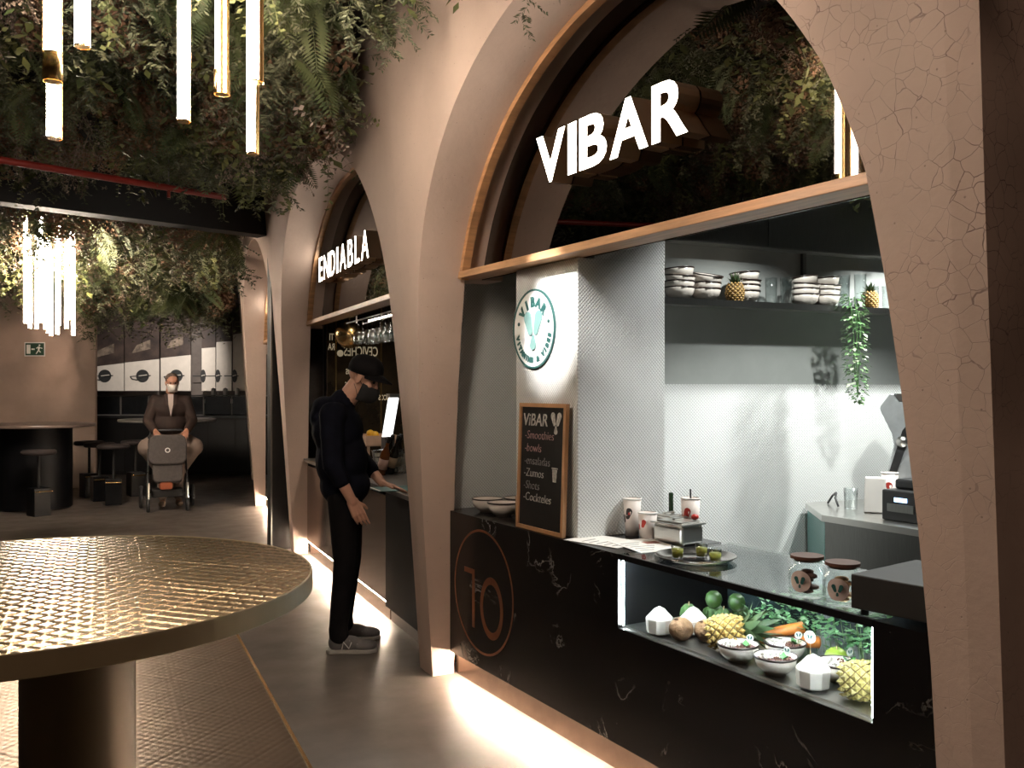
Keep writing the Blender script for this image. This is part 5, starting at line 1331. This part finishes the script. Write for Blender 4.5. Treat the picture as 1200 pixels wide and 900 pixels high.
# mask with ear loops
def make_mask(M, m, parent, bulge=1.0):
    v = []; nu, nv = 15, 8
    for j in range(nv):
        z = .002-.098*j/(nv-1)
        for i in range(nu):
            a = -PI*.43+PI*.86*i/(nu-1); c = abs(2*j/(nv-1)-1)
            rx = (.082+.026*(1-c**2)*math.cos(a)**2*bulge+.018*math.cos(a)**6)*(1 if j < nv-1 else .94); ry = .071-.012*(j/(nv-1))
            v.append((.012+rx*math.cos(a)*(1-.10*(j/(nv-1))), ry*math.sin(a), z-.010*math.sin(a)**2*(1 if j else -.3)))
    f = [(j*nu+i, j*nu+i+1, (j+1)*nu+i+1, (j+1)*nu+i) for j in range(nv-1) for i in range(nu-1)]
    o = MB().add(v, f, True, 0, M).build('face_mask', m, parent); s_ = o.modifiers.new('t', 'SOLIDIFY'); s_.thickness = .003
    for y in (-1, 1):
        MB().tube([(.03, y*.070, -.006), (.01, y*.082, .012), (-.012, y*.088, .016)], .0016, 5, M=M).build('ear_loop', m, o); MB().tube([(.03, y*.060, -.080), (.01, y*.078, -.045), (-.012, y*.088, -.02)], .0016, 5, M=M).build('ear_loop', m, o)
make_mask(HM @ Matrix.Translation((.002, 0, -.026)), MASKB, m1)
EYE = mat('eye', (.04, .03, .03), .2); BROW = mat('brow', (.05, .03, .025), .8)
def make_face(M, parent):
    for y in (-1, 1):
        MB().ball((0, 0, 0), .0095, 10, 8, M=M @ Matrix.Translation((.078, y*.030, .006))).build('eye', EYE, parent)
        MB().tube([(.082, y*.016, .026), (.080, y*.032, .031), (.068, y*.048, .026)], .004, 6, M=M).build('eyebrow', BROW, parent)
make_face(HM, m1)

# man behind the stroller
m2 = thing('person', 'masked man in brown blazer bending over the stroller handle', 'person', (2.19, 12.86, 0), math.radians(-98))
HM2 = Matrix.Translation((.07, .02, 1.625)) @ Matrix.Rotation(math.radians(10), 4, 'Y') @ Matrix.Rotation(math.radians(6), 4, 'Z')
b = MB(); head_prims(b, HM2); b.cap((-.01, 0, 1.45), (.04, 0, 1.56), .058, .056); b.cap((-.02, 0, 1.38), (-.06, 0, 1.0), .11, .12); b.cap((-.08, -.07, .90), (-.08, .07, .90), .11, .11)
for y in (-1, 1):
    b.cap((-.02, y*.19, 1.40), (.0, y*.27, 1.12), .05, .042); b.cap((.0, y*.27, 1.12), (.22, y*.185, .985), .042, .028)
    hand(b, (.22, y*.185, .985), (.8, -y*.1, -.35), (.2, -y*.95, .1), (-.1, 0, -1), .75)
    b.cap((-.08, y*.10, .86), (.14, y*.27, .78), .10, .08); b.cap((.14, y*.27, .78), (.05, y*.09, .42), .07, .05); b.cap((.05, y*.09, .42), (.10, y*.10, .10), .05, .04); b.cap((.10, y*.10, .06), (.24, y*.11, .045), .036, .03)
blob('body', b, SKIN2, m2, .0065, 3)
BLZ = mat('brown_blazer', (.022, .010, .007), .8, var=.25, vscale=8, bump=.2, bscale=30); SHIRT = mat('white_shirt', (.42, .34, .31), .7); PANT = mat('beige_trousers', (.19, .14, .115), .8, var=.12, bump=.15, bscale=20)
h = MB(); h.ball((-.02, 0, 1.29), (.145, .215, .165), 20, 14); h.ball((-.04, 0, 1.08), (.145, .20, .20), 20, 14); h.cap((-.02, -.17, 1.39), (-.02, .17, 1.39), .075, .075); h.cap((-.02, 0, 1.4), (-.01, 0, 1.46), .10, .075)
for y in (-1, 1): h.cap((-.02, y*.19, 1.39), (.0, y*.28, 1.12), .078, .066); h.cap((.0, y*.28, 1.12), (.17, y*.205, 1.0), .064, .052)
blob('blazer', h, BLZ, m2, .012, 4)
MB().add([(.085, -.035, 1.47), (.085, .035, 1.47), (.142, .03, 1.34), (.138, 0, 1.18), (.142, -.03, 1.34)], [(0, 1, 2, 3, 4)]).build('shirt_front', SHIRT, m2).modifiers.new('t', 'SOLIDIFY').thickness = .01
for y in (-1, 1): MB().add([(.09, y*.035, 1.475), (.075, y*.08, 1.46), (.138, y*.075, 1.34), (.152, y*.004, 1.18), (.150, y*.032, 1.33)], [(0, 1, 2, 3, 4) if y < 0 else (4, 3, 2, 1, 0)]).build('lapel', BLZ, m2).modifiers.new('t', 'SOLIDIFY').thickness = .006
t = MB(); t.ball((-.08, 0, .90), (.15, .19, .12), 20, 12)
for y in (-1, 1): t.cap((-.08, y*.11, .86), (.14, y*.285, .775), .135, .125); t.cap((.14, y*.285, .775), (.05, y*.10, .42), .115, .07); t.cap((.05, y*.10, .42), (.10, y*.10, .14), .07, .065)
blob('trousers', t, PANT, m2, .012, 4)
for y in (-1, 1):
    s_ = MB(); s_.ball((.12, y*.10, .05), (.06, .042, .05), 14, 10); s_.ball((.22, y*.11, .042), (.09, .045, .038), 14, 10); blob('shoe', s_, mat('tan_shoe', (.20, .14, .10), .6), m2, .008, 3)
hh = MB(); hh.lathe([(.100, -.03), (.104, .01), (.094, .05), (.066, .078), (.03, .090), (0, .093)], 24, sc=(.98, .80), M=HM2 @ Matrix.Translation((-.026, 0, .034)) @ Matrix.Rotation(math.radians(-18), 4, 'Y'))
ho = hh.build('hair', mat('grey_brown_hair', (.10, .07, .055), .85, var=.4, vscale=60, bump=.5, bscale=120), m2); ho.modifiers.new('t', 'SOLIDIFY').thickness = .008
make_mask(HM2 @ Matrix.Translation((.002, 0, -.012)), MASKW, m2, 1.6); make_face(HM2, m2)
gs = MB()
for y in (-1, 1): gs.tube([Vector((.094, y*.030+.020*math.cos(a), .006+.016*math.sin(a))) for a in [2*PI*k/12 for k in range(13)]], .0016, 5, M=HM2)
gs.tube([(.094, -.010, .008), (.096, .010, .008)], .0016, 5, M=HM2)
gs.build('spectacles', STEEL_D, m2)

# stroller
sr = thing('baby_stroller', 'grey baby stroller with white ring emblem pushed by the man in brown', 'stroller', (2.08, 12.44, 0), math.radians(-98))
GREYF = mat('grey_melange_fabric', (.062, .053, .051), .85, var=.15, vscale=30, bump=.15, bscale=90)
def rrect(w, h, r, n=5):
    out = []
    for cx, cy, a0 in ((w/2-r, h/2-r, 0), (-w/2+r, h/2-r, PI/2), (-w/2+r, -h/2+r, PI), (w/2-r, -h/2+r, 1.5*PI)):
        for k in range(n+1): a = a0+PI/2*k/n; out.append((cx+r*math.cos(a), cy+r*math.sin(a)))
    return out
SM = frame((.12, 0, .77), (0, 1, 0), (.985, 0, .17))
MB().prism(rrect(.46, .38, .09), -.12, .03, M=SM).build('hood', GREYF, sr, bevel=.03, seg=3)
MB().prism(rrect(.36, .26, .06), -.10, .02, M=frame((.15, 0, .49), (0, 1, 0), (.96, 0, .28))).build('seat_fabric', GREYF, sr, bevel=.02, seg=3)
MB().ring(.020, .032, .03, .036, 24, M=SM @ Matrix.Translation((0, -.01, 0))).build('emblem_ring', WHITE, sr)
MB().tube([(-.30, -.21, .93), (-.32, -.19, 1.0), (-.32, .19, 1.0), (-.30, .21, .93)], .014, 10).build('handlebar', BLACKP, sr)
for y in (-.22, .22):
    MB().tube([(-.30, y, .93), (.0, y*1.05, .52), (.22, y*1.1, .22)], .013, 8).build('frame_tube', BLACKP, sr); MB().tube([(.05, y*1.05, .50), (-.22, y*1.2, .16)], .012, 8).build('frame_tube', BLACKP, sr); MB().tube([(.22, y*1.05, .36), (.24, y*1.05, .14)], .022, 10).build('fork', STEEL, sr)
    wheel = MB().lathe([(.055, -.02), (.075, -.022), (.085, 0), (.075, .022), (.055, .02), (.055, -.02)], 24, M=Matrix.Translation((.26, y*1.05, .085)) @ Matrix.Rotation(PI/2, 4, 'X')).build('front_wheel', BLACKP, sr)
    MB().lathe([(0, -.015), (.055, -.012), (.055, .012), (0, .015)], 16, M=Matrix.Translation((.26, y*1.05, .085)) @ Matrix.Rotation(PI/2, 4, 'X')).build('hub', STEEL_D, wheel)
    wheel = MB().lathe([(.11, -.022), (.135, -.024), (.148, 0), (.135, .024), (.11, .022), (.11, -.022)], 28, M=Matrix.Translation((-.22, y*1.42, .148)) @ Matrix.Rotation(PI/2, 4, 'X')).build('rear_wheel', BLACKP, sr)
    MB().lathe([(0, -.018), (.11, -.012), (.11, .012), (0, .018)], 18, M=Matrix.Translation((-.22, y*1.42, .148)) @ Matrix.Rotation(PI/2, 4, 'X')).build('hub', STEEL_D, wheel)
MB().tube([(-.22, -.31, .148), (-.22, .31, .148)], .012, 8).build('axle', STEEL_D, sr)
MB().prism(rrect(.38, .30, .05), 0, .10, M=frame((.02, 0, .17), (0, 1, 0), (0, 0, 1))).build('basket', BLACKM, sr, bevel=.02)
bgo = MB().prism(rrect(.16, .09, .03), -.03, .03, M=frame((.20, -.02, .32), (0, 1, 0), (1, 0, 0))).build('orange_pouch', mat('orange_pouch', (.28, .07, .025), .7), sr, bevel=.015)

# ------------------------------------------------------------------ hanging greenery
rg = np.random.default_rng(12)
def leaf_quad(c, d, s, ln, w): return [c, c+d*ln*.45+s*w, c+d*ln, c+d*ln*.45-s*w]
def unit(v): v = np.asarray(v, float); return v/np.linalg.norm(v)
def t_fern(L=.40, n=21, arch=.5):
    q = []; P = lambda t: np.array([arch*L*math.sin(t*1.3), 0, -L*(t**1.25)*.9+.06*t])
    for i in range(n):
        t = .08+.92*i/n; p = P(t); tn = unit(P(min(1, t+.02))-P(t-.02)); ll = .10*L/.42*math.sin(PI*(.12+.84*t))+.008
        for sd in (-1, 1):
            d = unit(np.array([0, sd, 0])+tn*.55+np.array([0, 0, -.12])); s = unit(np.cross(d, np.cross(tn, d)+1e-6)); s = unit(tn-d*np.dot(tn, d)); q.append(leaf_quad(p, d, s, ll, ll*.065+.002))
        q.append([p-[0, .002, 0], p+[0, .002, 0], P(t+1/n)+[0, .0015, 0], P(t+1/n)-[0, .0015, 0]])
    return np.array(q)
def t_spray(L=.36, n=9, m=7, r=.12):
    q = []; g = np.random.default_rng(int(L*1000+n))
    for i in range(n):
        t = (i+.5)/n; p = np.array([.05*math.sin(3*t), .03*math.sin(5*t), -L*t]); a = i*2.4; bl = r*(1-.6*t)+.03; d = unit([math.cos(a), math.sin(a), -.7]); s0 = unit(np.cross(d, [0, 0, 1]))
        q.append([p-s0*.0012, p+s0*.0012, p+d*bl, p+d*bl])
        for j in range(m):
            pp = p+d*bl*(j+.4)/m
            for sd in (-1, 1):
                dd = unit(s0*sd+d*.8+g.normal(0, .25, 3)); s = unit(np.cross(dd, g.normal(0, 1, 3))); q.append(leaf_quad(pp, dd, s, .026*(1-.4*j/m)+.006, .0045))
    return np.array(q)
def t_broad(L=.34, n=16):
    q = []; g = np.random.default_rng(3)
    for i in range(n):
        t = i/n; p = np.array([.08*t*t, .02*math.sin(6*t), -L*t]); a = i*2.6; d = unit([math.cos(a), math.sin(a), -.55+.3*g.random()]); s = unit(np.cross(d, [0, 0, 1])); ln = .055+.03*g.random(); q.append(leaf_quad(p+d*.01, d, s, ln, ln*.24)); q.append([p-[.001, 0, 0], p+[.001, 0, 0], p+d*.012, p+d*.012])
    return np.array(q)
def t_ball(r=.085, n=90):
    q = []; g = np.random.default_rng(9)
    for i in range(n):
        z = 1-2*(i+.5)/n; a = i*2.39996; rr = math.sqrt(1-z*z); nrm = np.array([rr*math.cos(a), rr*math.sin(a), z]); p = nrm*r*(.85+.25*g.random())-[0, 0, .09]
        tx = unit(np.cross(nrm, g.normal(0, 1, 3))); ty = np.cross(nrm, tx); s = .013+.006*g.random(); n2 = nrm*.008; q.append([p-tx*s, p-ty*s+n2, p+tx*s, p+ty*s+n2])
    q.append([[-.002, 0, .1], [.002, 0, .1], [.002, 0, -.04], [-.002, 0, -.04]])
    return np.array(q)
def t_euca(L=.48, n=15):
    q = []; g = np.random.default_rng(8)
    for i in range(n):
        t = (i+1)/n; p = np.array([.06*math.sin(2.2*t), .04*t, -L*t]); a = i*1.57; r = .024*(1-.5*t)
        for sd in (0, PI):
            d = unit([math.cos(a+sd), math.sin(a+sd), -.25]); s = unit(np.cross(d, [0, 0, 1])+g.normal(0, .3, 3)); c = p+d*r*1.1; q.append([c-d*r, c+s*r, c+d*r, c-s*r])
        pp = np.array([.06*math.sin(2.2*(t-1/n)), .04*(t-1/n), -L*(t-1/n)]); q.append([pp-[.0015, 0, 0], pp+[.0015, 0, 0], p+[.001, 0, 0], p-[.001, 0, 0]])
    return np.array(q)
def t_twig(L=.40):
    q = []; g = np.random.default_rng(21)
    def br(p, d, l, w, dep):
        e = p+d*l; s = unit(np.cross(d, g.normal(0, 1, 3))); q.append([p-s*w, p+s*w, e+s*w*.6, e-s*w*.6])
        if dep == 0:
            for k in range(4):
                n = unit(g.normal(0, 1, 3)); c = e+n*.010; t1 = unit(np.cross(n, g.normal(0, 1, 3))); t2 = np.cross(n, t1); r = .0055; q.append([c-t1*r, c-t2*r, c+t1*r, c+t2*r])
            return
        for k in range(3): br(p+d*l*(.5+.25*k), unit(d+g.normal(0, .5, 3)), l*.55, w*.7, dep-1)
    br(np.zeros(3), np.array([0, 0, -1.]), L*.5, .003, 3)
    return np.array(q)
def instance(T, pos, yaw, tilt, scale):
    """T (k,4,3) template; returns V, F"""
    n = len(pos); k = len(T); cz, sz = np.cos(yaw), np.sin(yaw); cx, sx = np.cos(tilt), np.sin(tilt)
    R = np.zeros((n, 3, 3)); R[:, 0, 0] = cz; R[:, 0, 1] = -sz*cx; R[:, 0, 2] = sz*sx; R[:, 1, 0] = sz; R[:, 1, 1] = cz*cx; R[:, 1, 2] = -cz*sx; R[:, 2, 1] = sx; R[:, 2, 2] = cx
    V = np.einsum('nij,kj->nki', R, T.reshape(-1, 3))*scale[:, None, None]+pos[:, None, :]
    V = V.reshape(-1, 3); return V, np.arange(len(V)).reshape(-1, 4)
def leafmat(name, a, b, rough=.6):
    m = mat(name, a, rough, var=.3, vscale=2.3, c2=b); nt = m.node_tree; bs = nt.nodes['Principled BSDF']
    bs.inputs['Specular IOR Level'].default_value = .25
    return m
GM = {'fern': leafmat('fern_green', (.050, .072, .032), (.135, .150, .060)), 'spray': leafmat('conifer_green', (.065, .075, .045), (.16, .155, .09)),
      'broad': leafmat('leaf_green', (.06, .080, .03), (.18, .18, .06)), 'ball': leafmat('dried_brown', (.14, .078, .05), (.32, .185, .11), .8),
      'euca': leafmat('olive_green', (.09, .11, .045), (.22, .22, .09)), 'twig': leafmat('dried_pale', (.16, .115, .085), (.32, .25, .20), .8)}
TP = {'fern': t_fern(), 'spray': t_spray(), 'broad': t_broad(), 'ball': t_ball(), 'euca': t_euca(), 'twig': t_twig()}
FR = {'fern': .17, 'spray': .30, 'broad': .12, 'ball': .20, 'euca': .10, 'twig': .11}
def facade_x(y):
    for k in range(len(CP)-1):
        if CP[k].y <= y <= CP[k+1].y: return CP[k].x+(CP[k+1].x-CP[k].x)*(y-CP[k].y)/(CP[k+1].y-CP[k].y)-LEAN*3.2-.02
    return 1.9
def zone(what, n, x0, x1, y0, y1, zb, zt, scale, cond=None, dens=None):
    xs = rg.uniform(x0, x1, n*2); ys = rg.uniform(y0, y1, n*2)
    fx = np.array([facade_x(y) for y in ys]); ok = xs < fx-.16
    if cond is not None: ok &= cond(xs, ys)
    xs, ys = xs[ok][:n], ys[ok][:n]; n = len(xs)
    kinds = list(FR); cl = np.sin(xs*3.1+ys*1.7)+np.sin(ys*2.9-xs*1.3)+rg.normal(0, .9, n)
    order = np.argsort(np.argsort(cl))/n; cum = np.cumsum([FR[k] for k in kinds]); ki = np.searchsorted(cum, order, side='right').clip(0, len(kinds)-1)
    drop_ = .5*(np.sin(xs*2.3+.7)*np.sin(ys*1.9)+1)
    zs = zb+(zt-zb)*rg.random(n)**.8+.16*(1-drop_)
    for j, k in enumerate(kinds):
        m = ki == j
        if not m.any(): continue
        nn = m.sum(); V, F = instance(TP[k], np.stack([xs[m], ys[m], zs[m]], -1), rg.uniform(0, 6.28, nn), rg.normal(0, .45, nn), scale*rg.uniform(.7, 1.35, nn))
        nm = {'fern': 'fern_fronds', 'spray': 'conifer_sprays', 'broad': 'leafy_branches', 'ball': 'dried_flower_heads', 'euca': 'eucalyptus_strands', 'twig': 'dried_twigs'}[k]
        lb = {'fern': 'green fern fronds', 'spray': 'feathery grey-green conifer sprays', 'broad': 'broad-leaved green branches', 'ball': 'brown dried flower heads', 'euca': 'olive round-leaved eucalyptus strands', 'twig': 'pale dried seed twigs'}[k]
        o = np_mesh(nm, V, F, GM[k]); setp(o, lb+' '+what, 'greenery', None, 'stuff')
ZN = 3.33
zone('hanging from the ceiling around the near tube lamps', 3000, -4.2, 2.0, 2.2, 8.3, 3.26, 3.58, .9, lambda x, y: (x*.5+y*.866 > 2.4))
zone('trailing over the pillar between the two lettered arches', 330, 1.15, 1.92, 4.65, 6.9, 3.18, 3.42, 1.1)
zone('hanging from the far ceiling beyond the black portal', 1700, -3.0, 4.2, 8.9, 16.5, 3.05, 3.45, 1.35, lambda x, y: (y > 8.6+.25*x) & ((x*.5+y*.866 < 13.9) | (x > 2.0)))
zone('drooping over the far tables near the picture panels', 420, 1.3, 3.6, 13.2, 16.3, 2.72, 3.1, 1.35, lambda x, y: (y > 13.0) & (x*.5+y*.866 < 13.9))
# dense dark bed of foliage behind the sprigs
zone('packed against the ceiling over the unseen half of the hall', 700, -6.5, 1.0, -1.0, 4.5, 3.3, 3.55, 1.4, lambda x, y: (x*.5+y*.866 < 2.6))
# single sprigs that stand out
def sprig(name, label, k, loc, sc_, yaw=0, tilt=0, m=None):
    V, F = instance(TP[k], np.array([[0, 0, 0.]]), np.array([yaw]), np.array([tilt]), np.array([sc_])); o = np_mesh(name, V, F, m or GM[k]); setp(o, label, 'plant'); o.location = loc; return o
sprig('dried_sprig', 'pale dried sprig dangling in front of the wall beside the eight-letter arch', 'euca', (1.40, 4.73, 3.03), .85, -2.1, .8, leafmat('pale_dry', (.40, .31, .27), (.55, .45, .40)))
sprig('fern_frond', 'thin green sprig hanging over the oak arch lining', 'spray', (1.84, 3.12, 3.31), .95, 0, .1)
sprig('fern_frond', 'long fern frond tip reaching lowest on the plaster between the arches', 'fern', (1.72, 4.95, 3.30), 1.05, 2.2, .1)
zone_k = [(1.62, 2.44), (1.45, 2.52), (1.75, 2.50), (1.3, 2.56), (1.9, 2.45)]
mbk = []
for s, z in zone_k:
    for r in range(5):
        p = KP(s+rg.uniform(-.12, .12), .13+rg.uniform(0, .1), z+.22+rg.uniform(0, .1)); V, F = instance(TP['broad'], np.array([[p.x, p.y, p.z]]), np.array([r*1.3]), np.array([.2]), np.array([.8])); mbk.append((V, F))
VV = np.concatenate([v for v, f in mbk]); FF = np.concatenate([f+i*len(mbk[0][0]) for i, (v, f) in enumerate(mbk)])
o = np_mesh('leafy_branches', VV, FF, GM['broad']); setp(o, 'dark green leafy branches hanging before the steel hood', 'greenery', None, 'stuff')
